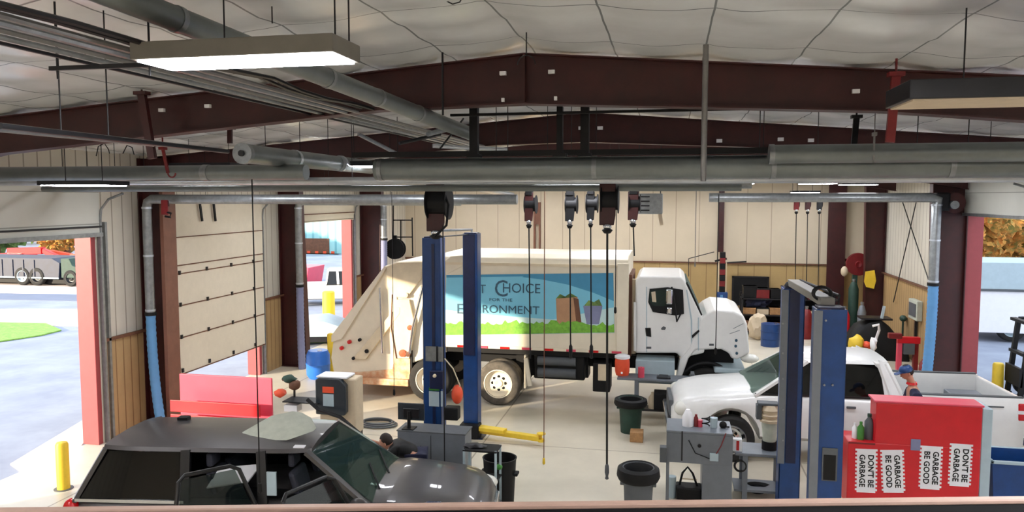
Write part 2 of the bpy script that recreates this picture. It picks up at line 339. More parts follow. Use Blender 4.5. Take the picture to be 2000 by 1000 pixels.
# X bracing on the right wall
for p, q in (((1762, 392), (1818, 560)), ((1790, 392), (1745, 590))):
    one('brace_rod', MB().tube([aX(*p, WR - .12), aX(*q, WR - .12)], .016, 6), 'dark_metal', 'thin crossed steel brace rod on the right wall, ' + ('falling to the right' if p[0] == 1762 else 'falling to the left'), 'brace')
# ------------------------------------------------------------------ OUTDOORS
struct('ground', MB().box(-130, 120, -40, 160, -.2, -.03), 'asphalt')
def flat(name, pts, z, m): return struct(name, MB().prism([(p.x, p.y) for p in pts], z - .04, z, 'Z'), m)
def gz(*a): return [aZ(x, y, 0) for x, y in a]
flat('road', [Vector((-90, 30, 0)), Vector((-20, 33.5, 0)), Vector((-20, 31.6, 0)), Vector((-90, 27.0, 0))], -.005, 'road')
flat('road', gz((-900, 545), (160, 545), (165, 572), (-900, 572)), -.005, 'concrete')
flat('road', gz((-500, 603), (160, 603), (165, 636), (-500, 634)), -.004, 'concrete')
flat('road', gz((20, 905), (165, 818), (172, 850), (100, 960)), -.004, 'concrete')
flat('lawn', gz((-260, 628), (0, 630), (90, 632), (120, 645), (80, 655), (0, 667), (-260, 690)), .02, 'grass')
flat('lawn', gz((585, 668), (585, 640), (680, 620), (700, 640), (660, 668)), .02, 'grass')
# ================================================================== OVERHEAD: DUCTS, PIPES, LIGHTS, REELS
def bolt_tube(mb, a, b, r, n=20): return mb.tube([a, b], r, n)
t = thing('ventilation_duct', 'long grey round duct spanning the hall across the middle of the view', 'duct', (0, 10, 5.1))
xa = aY(735, 327, 10).x
MB().tube([(xa, 10, 5.27), (6.0, 10, 5.27)], .145, 20).build('tube', 'duct', t, world=True, smooth=True)
for x in (xa + .05, -1.0, 1.2, 3.2, 4.6): MB().tube([(x, 10, 5.27), (x + .06, 10, 5.27)], .153, 20).build('joint_band', 'galv', t, world=True, smooth=True)
t = thing('ventilation_duct', 'grey round duct on the far left, level with the long duct', 'duct', (-7, 10, 5.0))
MB().tube([(-10.6, 10, 5.24), (-5.0, 10, 5.24)], .11, 18).build('tube', 'duct', t, world=True, smooth=True)
MB().tube([(-6.6, 10, 5.24), (-6.5, 10, 5.24)], .118, 18).build('joint_band', 'galv', t, world=True, smooth=True)
t = thing('ventilation_duct', 'second grey duct over the right end of the long duct, with a capped end', 'duct', (3, 9.6, 5.2))
x2 = aY(1505, 305, 9.6).x
MB().tube([(x2, 9.6, 5.4), (6.9, 9.6, 5.4)], .11, 18).build('tube', 'duct', t, world=True, smooth=True)
MB().tube([(x2 - .02, 9.6, 5.4), (x2 + .04, 9.6, 5.4)], .118, 18).build('end_cap', 'galv', t, world=True, smooth=True)
t = thing('heater_tube', 'short grey tube with a round end cap pointing at the window, left of centre', 'duct', (-5.4, 9, 5.2))
MB().tube([(-5.36, 9, 5.45), (-5.5, 13.6, 5.45)], .125, 22).build('tube', 'duct', t, world=True, smooth=True)
MB().tube([(-5.36, 8.96, 5.45), (-5.36, 9.04, 5.45)], .135, 22).build('end_cap', 'galv', t, world=True, smooth=True)
MB().tube([(-5.36, 8.93, 5.45), (-5.36, 8.97, 5.45)], .04, 12).build('cap_plug', 'dark_metal', t, world=True, smooth=True)
for y in (10.4, 12): MB().tube([(-5.4, y, 5.45), (-5.4, y + .07, 5.45)], .133, 22).build('joint_band', 'bright_duct', t, world=True, smooth=True)
one('steel_rail', MB().box(aY(690, 298, 9.9).x, aY(1500, 298, 9.9).x, 9.86, 9.98, 5.43, 5.5), 'black', 'flat black steel rail lying along the top of the long duct', 'rail')
one('water_pipe', MB().tube([(-10.8, 10.6, 5.13), (6.9, 10.6, 5.13)], .055, 12), 'bright_duct', 'pale shiny pipe running just under the long grey duct', 'pipe', smooth=True)
one('water_pipe', MB().tube([(-10.8, 11.6, 5.03), (1.0, 11.6, 5.03)], .05, 12), 'duct', 'dull grey pipe, lower of the two under the long duct', 'pipe', smooth=True)
one('water_pipe', MB().tube([(-10.7, 12.2, 5.1), (1.2, 12.2, 5.1)], .08, 12), 'galv', 'thicker grey pipe behind the two thin ones under the duct', 'pipe', smooth=True)
# upper left spiral duct
a = aZ(300, 20, 6.1); b = aZ(800, 215, 5.84); d = (b - a)
t = thing('ventilation_duct', 'grey round duct running away along the ceiling above the lit lamp', 'duct', (a.x, a.y, 5.6))
MB().tube([a - d * .35, b + d * .5], .085, 18).build('tube', 'duct', t, world=True, smooth=True)
for k in (-.2, .05, .3, .55, .8, 1.05): MB().tube([a + d * k, a + d * (k + .012)], .092, 18).build('joint_band', 'galv', t, world=True, smooth=True)
# conduits running away from the window on the left
for i, (y0, r, mt) in enumerate(((30, .022, 'conduit'), (44, .026, 'galv'), (58, .02, 'conduit'), (72, .02, 'galv'), (84, .014, 'dark_metal'))):
    p = aZ(0, y0, 5.87); one('conduit_run', MB().tube([(p.x, 1.6, 5.87), (p.x, 17.5, 5.87)], r, 8), mt, ['topmost grey conduit of the bundle crossing the upper left', 'thick pale conduit, second from the top of the upper left bundle', 'grey conduit in the middle of the upper left bundle', 'pale conduit, second from the bottom of the upper left bundle', 'thin dark conduit, lowest of the upper left bundle'][i], 'conduit', 'conduits in the upper left bundle', smooth=True)
for i, (y0, dz) in enumerate(((-6, 0), (10, .02))):
    p = aZ(0, y0, 5.9); pts = [(p.x + .02 * math.sin(k * 1.3), 2.2 + k * .55, 5.9 - .04 * abs(math.sin(k * .9)) + dz) for k in range(12)]
    one('cable_run', MB().tube(pts, .018, 6), 'dark_metal', ['upper', 'lower'][i] + ' of two sagging dark cables in the top left corner', 'cable', 'dark cables in the top left corner', smooth=True)
one('water_pipe', MB().tube([aZ(0, 246, 5.35), aZ(445, 296, 5.35)], .022, 8), 'dark_metal', 'dark thin pipe slanting from the left edge towards the round end cap', 'pipe', smooth=True)
one('water_pipe', MB().tube([aZ(-20, 252, 5.37) , aZ(300, 283, 5.37)], .016, 8), 'galv', 'grey thin pipe alongside the dark slanting pipe on the left', 'pipe', smooth=True)
t = thing('pipe_hanger', 'dark horizontal strut with two thread rods holding up the conduit bundle', 'hanger', aZ(170, 130, 5.82))
yy = aZ(170, 130, 5.82).y; xL = aY(98, 130, yy).x; xR = aY(300, 130, yy).x
MB().box(xL, xR, yy - .015, yy + .015, 5.8, 5.83).build('strut', 'dark_metal', t, world=True)
for x in (aY(112, 130, yy).x, xR - .03): MB().tube([(x, yy, 5.74), (x, yy, roof(x))], .008, 6).build('rod', 'dark_metal', t, world=True)
for i, x in enumerate((865, 1028)):
    Y = 8.2 if i == 0 else 7.6; p = aY(x, [225, 108][i], Y); q = aY(x, [35, 10][i], Y)
    m = MB().tube([(p.x, Y, p.z), (p.x, Y, max(q.z, roof(p.x) - .02))], .012 if i == 0 else .007, 6)
    if i: m.tube([(p.x + .09 * math.cos(a), Y, p.z - .09 + .09 * math.sin(a)) for a in [math.pi * k / 10 for k in range(11)]], .006, 5)
    one('hanger_rod', m, 'dark_metal', ['grey thread rod hanging in front of the nearest beam, left of its peak', 'thin rod with a looped wire at the peak of the nearest beam'][i], 'rod')
p = aY(1378, 122, 7.7); one('conduit_drop', MB().tube([(p.x, 7.7, roof(p.x)), (p.x, 7.7, 5.05)], .028, 10), 'conduit', 'grey vertical conduit crossing the nearest beam right of its peak', 'conduit', smooth=True)
one('steel_rail', MB().box(aY(880, 218, 9).x, aY(1740, 215, 9).x, 8.98, 9.02, 5.86, 5.89), 'black', 'thin black rail just under the nearest red beam', 'rail')
for x, lab in ((926, 'leftmost'), (1094, 'middle'), (1143, 'rightmost')):
    p = aY(x, 200, 9.3); one('hanging_post', MB().box(p.x - (.05 if x != 1094 else .035), p.x + (.05 if x != 1094 else .035), 9.25, 9.35, 5.42, 6.0 if x != 1094 else 5.98).box(p.x - .08, p.x + .08, 9.22, 9.38, 5.38, 5.42), 'black', lab + ' of the three black posts between the nearest beam and the long duct', 'post', 'black posts under the nearest beam')
def rbar(lab, a, b, Y, w, name='steel_brace', hook=False, m='dark_red'):
    p, q = aY(*a, Y), aY(*b, Y); mb = MB().bar(p, q, w, w * .6).tube([p, (p.x, Y, roof(p.x) + .02)], min(.012, w * .3), 6)
    mb.box(p.x - w * .9, p.x + w * .9, Y - .05, Y + .05, p.z - .02, p.z + .02)
    if hook: mb.tube([q + Vector((.06 * math.cos(a) + .06, 0, .06 * math.sin(a))) for a in [math.pi + math.pi * k / 8 for k in range(9)]], .012, 6)
    one(name, mb, m, lab, 'brace')
rbar('red steel brace crossing the left part of the nearest beam', (277, 182), (298, 310), 8.1, .09, m='oxide')
rbar('red steel brace at the right end of the nearest beam by the unlit lamp', (1750, 145), (1738, 278), 8.1, .08, m='dark_red')
rbar('short red hook under the left brace', (318, 290), (328, 338), 9.6, .04, hook=True)
rbar('short red hanger just above the round end cap', (449, 250), (449, 280), 9.2, .06, m='oxide')
rbar('short dark hanger left of the right red brace', (1673, 228), (1668, 282), 10.5, .07, m='black')
rbar('thin grey hanger right of the dark short hanger', (1708, 262), (1706, 318), 9.5, .02, m='conduit')
# ---- fluorescent lights
def fixture(label, X0, X1, Y0, Y1, z, h, on=True, rods=(), far=False, group=None):
    t = thing('ceiling_light', label, 'lamp', ((X0 + X1) / 2, (Y0 + Y1) / 2, z), group=group)
    o = MB(); o.box(X0, X1, Y0, Y1, z, z + h).build('housing', 'fixture' if on and not far else 'dark_metal', t, world=True, bevel=.006)
    MB().box(X0 + .03, X1 - .03, Y0 + .03, Y1 - .03, z - .012, z + .004).build('lens', ('lamp_far' if far else 'lamp') if on else 'beige', t, world=True)
    for x, y in rods: MB().tube([(x, y, z + h), (x, y, roof(x))], .006, 6).build('rod', 'dark_metal', t, world=True)
    return t
LX0, LX1 = aY(252, 75, 4.4).x, aY(650, 75, 4.4).x
fixture('large lit fluorescent lamp hanging in the upper left of the view', LX0, LX1, 4.4, 4.82, 5.775, .11, rods=((LX0 + .55, 4.6), (LX1 - .03, 4.5), (LX1 - .06, 4.78)))
xr0 = aY(1752, 180, 6).x
t = fixture('large unlit fluorescent lamp with a dark top at the right edge of the view', xr0, xr0 + 1.3, 5.7, 6.3, 5.56, .13, on=False, rods=((aY(1882, 150, 6).x, 6.0),))
def far_light(label, xa, xb, y, Y):
    a, b = aY(xa, y, Y), aY(xb, y, Y); fixture(label, a.x, b.x, Y - .3, Y + .3, a.z, .06, far=True, rods=((a.x + .2, Y), (b.x - .2, Y)))
far_light('lit fluorescent lamp above the open doorway on the far left', 105, 225, 362, 9.4)
far_light('smaller of two lit lamps on the right, above the far drop cords', 1545, 1600, 376, 26.5)
far_light('larger lit lamp on the right, left of the right exhaust pipe', 1640, 1712, 361, 21)
# added lamps behind the ducts and around the viewer, to brighten the hall
for i, (Y, z) in enumerate(((12.6, 5.42), (18.2, 5.3), (23.6, 5.28), (28.6, 5.35))):
    for x in (-8.2, -5.0, -1.6, 1.8, 5.0):
        fixture('added fluorescent lamp of the far rows, brightening the hall from behind the ducts', x - .6, x + .6, Y - .3, Y + .3, z, .08, far=True, rods=((x - .4, Y), (x + .4, Y)), group='added lamps of the far rows behind the ducts')
GL = 'added lamps of the near rows outside the view'  # unseen fixtures added for fill light
for i, (x, y) in enumerate(((-8.5, 1.5), (-8.6, 4.3), (-5.4, 1.2), (-2.4, .2), (1.6, .8), (4.6, 1.4), (4.8, 4.2), (1.8, 3.0))):
    fixture('added fluorescent lamp above and behind the window, out of view', x - .6, x + .6, y - .3, y + .3, 5.75, .1, group=GL)
# ---- exhaust extraction pipes with blue hoses
def exhaust(label, Y, xpx, ytop, yj, ybot, r, hose_m, shift=0.0, cross=None, to_floor=True):
    p = aY(xpx, ytop, Y); X = p.x; zt = p.z; zj = aY(xpx, yj, Y).z; zb = aY(xpx, ybot, Y).z
    t = thing('exhaust_pipe', label, 'exhaust pipe', (X, Y, 0))
    pts = [(X, Y, zj), (X, Y, zt - .18), (X + .03, Y, zt - .06), (X + .12 * (1 if cross and cross > X else -1), Y, zt)]
    if cross is not None: pts.append((cross, Y, zt))
    MB().tube(pts, r, 16).build('pipe', 'galv', t, world=True, smooth=True)
    for z in (zt - .2, (zt + zj) / 2, zj + .05): MB().tube([(X, Y, z), (X, Y, z + .04)], r * 1.1, 16).build('joint_band', 'bright_duct', t, world=True, smooth=True)
    if hose_m:
        n = 46; hp = []; hr = []
        for k in range(n + 1):
            u = k / n; hp.append((X + shift * u * u, Y - .05 * u, zj + (zb - zj) * u)); hr.append(r * (1.08 if k % 2 else .98))
        MB().tube(hp, hr, 14).build('hose', hose_m, t, world=True, smooth=True)
        MB().tube([(X, Y, zj - .04), (X, Y, zj + .03)], r * 1.22, 16).build('clamp', 'black', t, world=True, smooth=True)
        e = hp[-1]; MB().tube([e, (e[0], e[1], e[2] - .1)], r * 1.15, 14).build('nozzle', 'rubber', t, world=True, smooth=True)
    return t
exhaust('grey exhaust pipe with a long blue hose beside the left red column', 14.05, 286, 389, 612, 860, .095, 'blue_hose', .25, cross=aY(1010, 389, 14.05).x)
exhaust('grey exhaust pipe with a short blue hose by the right doorway', 20.4, 1830, 386, 555, 735, .115, 'blue_hose', -.08, cross=aY(1385, 386, 20.4).x)
exhaust('pale exhaust pipe with a slate hose at the far left doorway', 20.0, 582, 394, 558, 735, .1, 'pail', .05, cross=aY(900, 394, 20.0).x)
exhaust('far exhaust pipe with a slate blue hose beside the brown back column', 26.0, 749, 392, 467, 560, .11, 'pail', 0, cross=aY(830, 392, 26).x)
one('exhaust_duct', MB().tube([aY(850, 350, 12.6), aY(1000, 381, 19)], .07, 12), 'bright_duct', 'bright slanting pipe running back beside the leftmost reel post', 'duct', smooth=True)
# ---- hose reels and drop cords
def reel(label, x, ya, yb, Y, w, dep, cord_end=None, dark='oxide', tip=None, big=False):
    a, b = aY(x, ya, Y), aY(x, yb, Y); X = a.x
    t = thing('hose_reel', label, 'hose reel', (X, Y, b.z))
    MB().prism([(X - w, b.z), (X + w * .8, b.z), (X + w, b.z + .15), (X + w, a.z), (X - w, a.z)], Y - .02, Y + .02).build('side_plate', dark, t, world=True, bevel=.01)
    MB().lathe([(.0, -dep * .5), (dep * .8, -dep * .5), (dep * .8, -dep * .45), (dep * .6, -dep * .42), (dep * .6, dep * .42), (dep * .8, dep * .45), (dep * .8, dep * .5), (0, dep * .5)], (X + w * .25, Y + .08, (a.z + b.z) / 2 + .04), 24, 'X').build('spool', 'black', t, world=True, smooth=True)
    MB().box(X - w * .8, X + w * .8, Y - .04, Y + .1, a.z - .05, a.z + .12).build('mount', 'black', t, world=True, bevel=.01)
    MB().ell((X, Y, b.z - .02), (w * .55, .05, .05)).build('roller_guide', 'chrome', t, world=True, smooth=True)
    MB().lathe([(0, -.06), (w * .4, -.05), (w * .7, 0), (w * .2, .03)], (X, Y, b.z - .07), 14).build('hose_stop', 'black', t, world=True, smooth=True)
    if cord_end:
        e = aY(x, cord_end, Y); MB().tube([(X, Y, b.z), (X + .015, Y, (b.z + e.z) / 2), (X + .03, Y, e.z)], .012 if not big else .016, 8).build('hose', 'black', t, world=True)
        if tip:
            MB().lathe([(.012, .16), (.03, .12), (.034, .02), (.02, -.04), (.03, -.08), (0, -.1)], (X + .03, Y, e.z), 12).build('nozzle', tip, t, world=True, smooth=True)
    return t
reel('dark red hose reel, leftmost of the middle row above the truck banner', 1033, 376, 432, 13.0, .075, .2, 700)
reel('black hose reel second from the left, its hose ending in a black nozzle', 1113, 376, 432, 13.0, .08, .2, 690, 'black', 'black')
reel('narrow black hose reel just left of the largest reel', 1154, 374, 430, 13.0, .065, .2, 690, 'black', 'black')
reel('largest dark red reel in the middle, its hose hanging almost to the floor', 1187, 350, 440, 11.5, .12, .26, 925, 'oxide', 'bin_grey', True)
reel('dark red hose reel, rightmost of the middle row beside the grey heater', 1237, 374, 430, 13.4, .09, .2, 500)
for i, (x, lab) in enumerate(((1556, 'leftmost'), (1578, 'middle'), (1601, 'rightmost'))):
    reel(lab + ' of three small reels hanging at the far right', x, 390, 410, 24, .08, .14, 565, ['dark_red', 'oxide', 'black'][i])
t = reel('tall dark red reel housing hanging above the left blue lift post', 850, 350, 452, 11.9, .15, .34, None, 'oxide', None, True)
MB().tube([aY(862, 360, 11.8), aY(876, 400, 11.8), aY(872, 440, 11.8), aY(850, 462, 11.8)], .02, 8).build('hose', 'black', t, world=True, smooth=True)
def cord(label, x, ya, yb, Y, r=.008, m='black', dx=0, tip=None):
    a, b = aY(x, ya, Y), aY(x + dx, yb, Y); t = thing('drop_cord', label, 'cord', (a.x, Y, b.z))
    MB().tube([a, (a.x, Y, (a.z + b.z) / 2), (a.x, Y, b.z)], r, 6).build('cord', m, t, world=True)
    MB().lathe([(0, .1), (.02, .09), (.025, 0), (.0, -.03)], (a.x, Y, b.z), 10).build('plug', tip or m, t, world=True, smooth=True)
cord('black cord hanging down in front of the black vehicle', 492, 350, 958, 7.6, .008)
cord('thin dark cord hanging in front of the rear of the garbage truck', 765, 375, 770, 13.5, .006)
cord('dark cord hanging in front of the grey cabinet under the left lift post', 865, 440, 915, 10.6, .009)
cord('thin brown cord with a yellow plug hanging between reels, nearest the floor plate', 1064, 350, 905, 12.5, .008, 'brown', tip='yellow')
cord('thin cord hanging left of the small white junction box', 1360, 372, 520, 22, .01, 'conduit')
for i, (x, lab) in enumerate(((1204, 'cord hanging just right of the largest reel'), (1404, 'thin dark cord hanging over the truck hood'))):
    cord(lab, x, 380, [610, 690][i], 14, .008)
# unit heater and boxes right of the reels
t = thing('unit_heater', 'grey box heater with louvres hanging right of the middle reels', 'heater', aY(1270, 415, 17.5))
a, b = aY(1243, 378, 17.5), aY(1294, 418, 17.5)
MB().box(a.x, b.x, 17.3, 17.8, b.z, a.z).build('housing', 'galv', t, world=True, bevel=.02)
for k in range(4):
    z = b.z + .07 + k * .1; MB().box(a.x + .05, a.x + .3, 17.27, 17.3, z, z + .03).build('louvre', 'dark_metal', t, world=True)
for x in (a.x + .05, b.x - .05): MB().tube([(x, 17.5, a.z), (x, 17.5, 6.2)], .012, 6).build('rod', 'dark_metal', t, world=True)
MB().bar(aY(1285, 400, 17.5), aY(1293, 440, 17.5), .08).build('pull_handle', 'beige', t, world=True)

# hangers carrying ducts and pipes, small fittings
for o in [q for q in C.objects if q.parent is None and q.name.split('.')[0] in ('water_pipe', 'ventilation_duct', 'heater_tube', 'exhaust_duct', 'exhaust_pipe')]:
    ms = [q for q in [o] + list(o.children) if q.type == 'MESH' and q.name.split('.')[0] in ('water_pipe', 'tube', 'exhaust_duct', 'pipe')]
    v = [ROOT[o] @ x.co for x in ms[0].data.vertices] if ms else []
    if not v: continue
    xs = sorted(v, key=lambda p: p.x); a, b = xs[0], xs[-1]; ys = sorted(v, key=lambda p: p.y); along_y = ys[-1].y - ys[0].y > b.x - a.x
    n = max(1, int(max(b.x - a.x, ys[-1].y - ys[0].y) / 3.4))
    for k in range(n):
        u = (k + .37) / n
        if along_y: y = ys[0].y + (ys[-1].y - ys[0].y) * u; near = min(v, key=lambda p: abs(p.y - y)); cand = [p for p in v if abs(p.y - near.y) < .3]; lo, hi = ys[0], ys[-1]; x = lo.x + (hi.x - lo.x) * u; z = max(p.z for p in v) if o.name.startswith(('heater', 'vent')) else lo.z + (hi.z - lo.z) * u
        else: x = a.x + (b.x - a.x) * u; y = (ys[0].y + ys[-1].y) / 2; z = max(p.z for p in v) - .01
        MB().tube([(x, y, z - .01), (x, y, roof(x) + .03)], .006, 6).build('hanger_wire', 'dark_metal', o, world=True)
for i, (pts, lab) in enumerate(((((188, 305), (192, 286), (204, 280), (212, 292), (214, 300)), 'left of two small wire loops above the far left duct'), (((240, 300), (248, 284), (258, 288), (262, 302)), 'right of two small wire loops above the far left duct'))):
    one('wire_loop', MB().tube([aY(*q, 10.0) for q in pts], .008, 6), 'dark_metal', lab, 'wire', smooth=True)
one('wire_loop', MB().tube([aY(*q, 6.2) for q in ((868, -14), (872, 2), (884, 8), (898, 4), (906, -12))], .006, 6), 'dark_metal', 'wire loop hanging from the ceiling at the top centre of the view', 'wire', smooth=True)
for i, (p, q, r, m_, lab) in enumerate((((700, 262), (775, 300), .03, 'galv', 'short pale pipe slanting down left of the long duct'), ((835, 262), (900, 246), .035, 'galv', 'pale bent conduit left of the leftmost black post'), ((860, 290), (905, 232), .015, 'dark_metal', 'thin dark wire crossing the pale conduits left of the leftmost post'), ((845, 285), (990, 292), .03, 'bright_duct', 'shiny short pipe just above the steel rail by the leftmost post'), ((780, 280), (860, 262), .025, 'dark_metal', 'dark conduit elbow between the bundle and the leftmost post'))):
    one('conduit_fitting', MB().tube([aY(*p, 10.6), aY(*q, 11.2)], r, 8), m_, lab, 'conduit', smooth=True)
# ================================================================== VEHICLES
def wheel(t, c, r, w, tire='rubber', rim='chrome', side=-1, rr=.6, world=True, holes=8):
    x, y, z = c; h = w / 2
    o = MB().lathe([(r * .6, -h * .9), (r * .9, -h), (r * .985, -h * .75), (r, -h * .3), (r, h * .3), (r * .985, h * .75), (r * .9, h), (r * .6, h * .9)], c, 36, 'Y', ring=True).build('wheel', tire, t, world=world, smooth=True)
    s = side
    MB().lathe([(0, s * h * .35), (r * .16, s * h * .55), (r * .2, s * h * .3), (r * rr * .72, s * h * .12), (r * rr * .9, s * h * .5), (r * rr, s * h * .98), (r * rr * 1.06, s * h * .98), (r * rr * 1.04, s * h * .3), (0, s * h * .0)], c, 30, 'Y').build('rim', rim, o, world=world, smooth=True)
    m = MB()
    for k in range(holes):
        a = 2 * math.pi * k / holes; m.lathe([(0, s * h * .2), (r * .07, s * h * .2), (r * .07, s * h * .26), (0, s * h * .26)], (x + r * rr * .48 * math.cos(a), y, z + r * rr * .48 * math.sin(a)), 10, 'Y')
    m.lathe([(r * rr * .47, s * h * .19), (r * rr * .49, s * h * .19), (r * rr * .49, s * h * .21), (r * rr * .47, s * h * .21)], c, 24, 'Y', ring=True); m.build('rim_holes', 'black', o, world=world)
    return o
def body_loft(xs, zb, zt, hw, crown=.03):
    rings = []
    for x in xs:
        b, tp, w, mid = zb(x), zt(x), hw(x), 0
        mid = b + (tp - b) * .55
        half = [(.86 * w, b), (w * .985, min(b + .08, tp - .12)), (w, mid), (.975 * w, tp - .1), (.93 * w, tp - .03), (.84 * w, tp), (.42 * w, tp + crown)]
        rings.append([(x, -y, z) for y, z in half] + [(x, y, z) for y, z in half[::-1]])
    return MB().loft(rings)
def lerp_fn(pts):
    def f(x):
        if x <= pts[0][0]: return pts[0][1]
        for (a, va), (b, vb) in zip(pts, pts[1:]):
            if x <= b: return va + (vb - va) * (x - a) / (b - a)
        return pts[-1][1]
    return f
def arches(base, cs, r):
    def f(x):
        z = base(x)
        for cx, cz in cs:
            d = r * r - (x - cx) ** 2
            if d > 0: z = max(z, cz + math.sqrt(d))
        return z
    return f
def xs_for(x0, x1, cs, r, step=.12):
    s = set([x0, x1]); x = x0
    while x < x1: s.add(round(x, 4)); x += step
    for cx, _ in cs:
        for k in range(13): s.add(round(cx + r * math.cos(math.pi * k / 12), 4))
        s.add(cx - r - .002); s.add(cx + r + .002)
    return sorted(v for v in s if x0 <= v <= x1)
def greenhouse(t, xb, xr, wb, wr, zb, zr, paint, glass, open_side=None, open_panes=(), pw=.07, zrt=None, side_glass=None):
    """xb/xr front to rear belt and roof x of each pillar; returns roof"""
    zrf = zrt or (lambda x: zr); sg = side_glass or glass
    m = MB(); n = 14; rows = []
    X0, X1 = xr[0], xr[-1]
    for k in range(n + 1):
        x = X0 + .05 + (X1 - X0 - .1) * k / n; e = 1 - .1 * abs(2 * k / n - 1) ** 6; z = zrf(x)
        rows.append([(x, y * wr * e, z + zz) for y, zz in ((-1.03, -.02), (-.98, .025), (-.6, .055), (0, .065), (.6, .055), (.98, .025), (1.03, -.02), (.9, -.05), (0, -.03), (-.9, -.05))])
    roof_o = MB().loft(rows).build('roof', paint, t, smooth=True)
    for s in (-1, 1):
        for i, (a, b) in enumerate(zip(xb, xr)):
            wd = pw * (1.5 if 0 < i < len(xb) - 1 else 1.1)
            MB().bar((a, s * wb, zb - .03), (b, s * wr, zrf(b)), wd, .05).build('pillar', paint if i in (0, len(xb) - 1) else 'suv_trim' if paint == 'suv' else paint, t)
        for i in range(len(xb) - 1):
            if open_side == s and i in open_panes: continue
            MB().quad((xb[i] - .03, s * wb, zb), (xb[i + 1] + .03, s * wb, zb), (xr[i + 1] + .02, s * wr, zrf(xr[i + 1]) - .03), (xr[i] - .02, s * wr, zrf(xr[i]) - .03)).build('side_window', sg, t)
        m = MB().bar((xb[0], s * (wb + .012), zb), (xb[-1], s * (wb + .012), zb), .025, .03) if open_side != s else MB().bar((xb[len(open_panes)] , s * (wb + .02), zb), (xb[-1], s * (wb + .02), zb), .03, .04)
        m.build('belt_trim', 'chrome' if open_side == s else 'suv_trim', t)
    MB().quad((xb[0] + .04, -wb * .95, zb), (xb[0] + .04, wb * .95, zb), (xr[0] + .03, wr * .95, zrf(xr[0]) - .01), (xr[0] + .03, -wr * .95, zrf(xr[0]) - .01)).build('windshield', glass, t)
    MB().quad((xb[-1] - .02, -wb * .93, zb), (xb[-1] - .02, wb * .93, zb), (xr[-1] - .01, wr * .93, zrf(xr[-1]) - .03), (xr[-1] - .01, -wr * .93, zrf(xr[-1]) - .03)).build('rear_window', sg, t)
    return roof_o
def seats(t, spots, z, m='seat'):
    for x, y in spots:
        o = MB().loft([[(x + dx, y - .24, z0), (x + dx, y + .24, z0), (x + dx - .1, y + .22, z0), (x + dx - .1, y - .22, z0)] for dx, z0 in ((0, z), (-.06, z + .3), (-.13, z + .56))]).box(x, x + .45, y - .25, y + .25, z - .1, z + .03).build('seat', m, t, bevel=.04)
        MB().box(x - .25, x - .16, y - .13, y + .13, z + .6, z + .78).build('headrest', m, o, bevel=.03)
# ---- black sport utility vehicle, doors open, in the left foreground
suv = thing('sport_utility_vehicle', 'black sport utility vehicle with its near doors open in the left foreground', 'car', (-4.78, 9.35, 0), R(8.5))
cs = [(1.62, .40), (-1.5, .40)]
zb = arches(lambda x: .32, cs, .46); zt = lerp_fn([(-2.8, 1.0), (-2.6, 1.09), (1.1, 1.12), (1.3, 1.14), (2.2, 1.05), (2.45, .96), (2.56, .8)])
hw = lerp_fn([(-2.8, .82), (-2.6, .93), (-1.5, .96), (1.6, .96), (2.2, .9), (2.45, .78), (2.56, .62)])
body_loft(xs_for(-2.8, 2.56, cs, .46), zb, zt, hw).build('body', 'suv', suv, smooth=True)
bx, rx_ = [1.1, -.25, -1.25, -2.68], [.25, -.33, -1.3, -2.36]
greenhouse(suv, bx, rx_, .86, .68, 1.1, 1.70, 'suv', 'glass', -1, (0, 1), .08, side_glass='dark_glass')
MB().loft([[(x, -.8, 1.13), (x, .8, 1.13), (x, .7, z), (x, -.7, z)] for x, z in ((1.0, 1.14), (.6, 1.22), (.47, 1.12))]).build('dashboard', 'dash', suv)
MB().box(-2.5, .6, -.8, .8, 1.125, 1.135).build('cabin_floor', 'black', suv)
seats(suv, ((.2, -.4), (.2, .4), (-.85, -.45), (-.85, .1), (-.85, .5)), .84)
MB().tube([(.52 + .06 * math.sin(a) * .3, .4 + .17 * math.cos(a), 1.3 + .17 * math.sin(a)) for a in [2 * math.pi * k / 20 for k in range(21)]], .014, 6).build('steering_wheel', 'black', suv)

MB().box(-1.95, -1.8, .38, .5, 1.74, 1.8).build('antenna_base', 'black', suv, bevel=.01)
for s in (-1, 1):
    MB().ell((-2.72, s * .86, .98), (.1, .09, .13)).build('tail_lamp', 'lamp_red', suv, smooth=True)
    MB().ell((2.36, s * .7, .84), (.2, .16, .1)).build('headlamp', 'lamp_white', suv, smooth=True)
    wheel(suv, (1.62, s * .84, .4), .4, .25, side=s, world=False); wheel(suv, (-1.5, s * .84, .4), .4, .25, side=s, world=False)
MB().box(2.5, 2.6, -.45, .45, .62, .82).build('grille', 'chrome', suv, bevel=.02)
MB().box(2.48, 2.62, -.75, .75, .38, .58).build('bumper', 'suv_trim', suv, bevel=.04); MB().box(-2.9, -2.76, -.8, .8, .42, .66).build('bumper', 'suv_trim', suv, bevel=.04)
for y in (-.45, .12): MB().bar((1.12, y, 1.15), (.87, y + .5, 1.31), .02, .02).build('wiper', 'black', suv)
MB().box(.06, .2, -.62, -.54, 1.728, 1.745).build('roof_sticker', 'paper', suv)
MB().box(1.75, 1.95, -.74, -.68, 1.09, 1.1).build('hood_badge', 'chrome', suv)
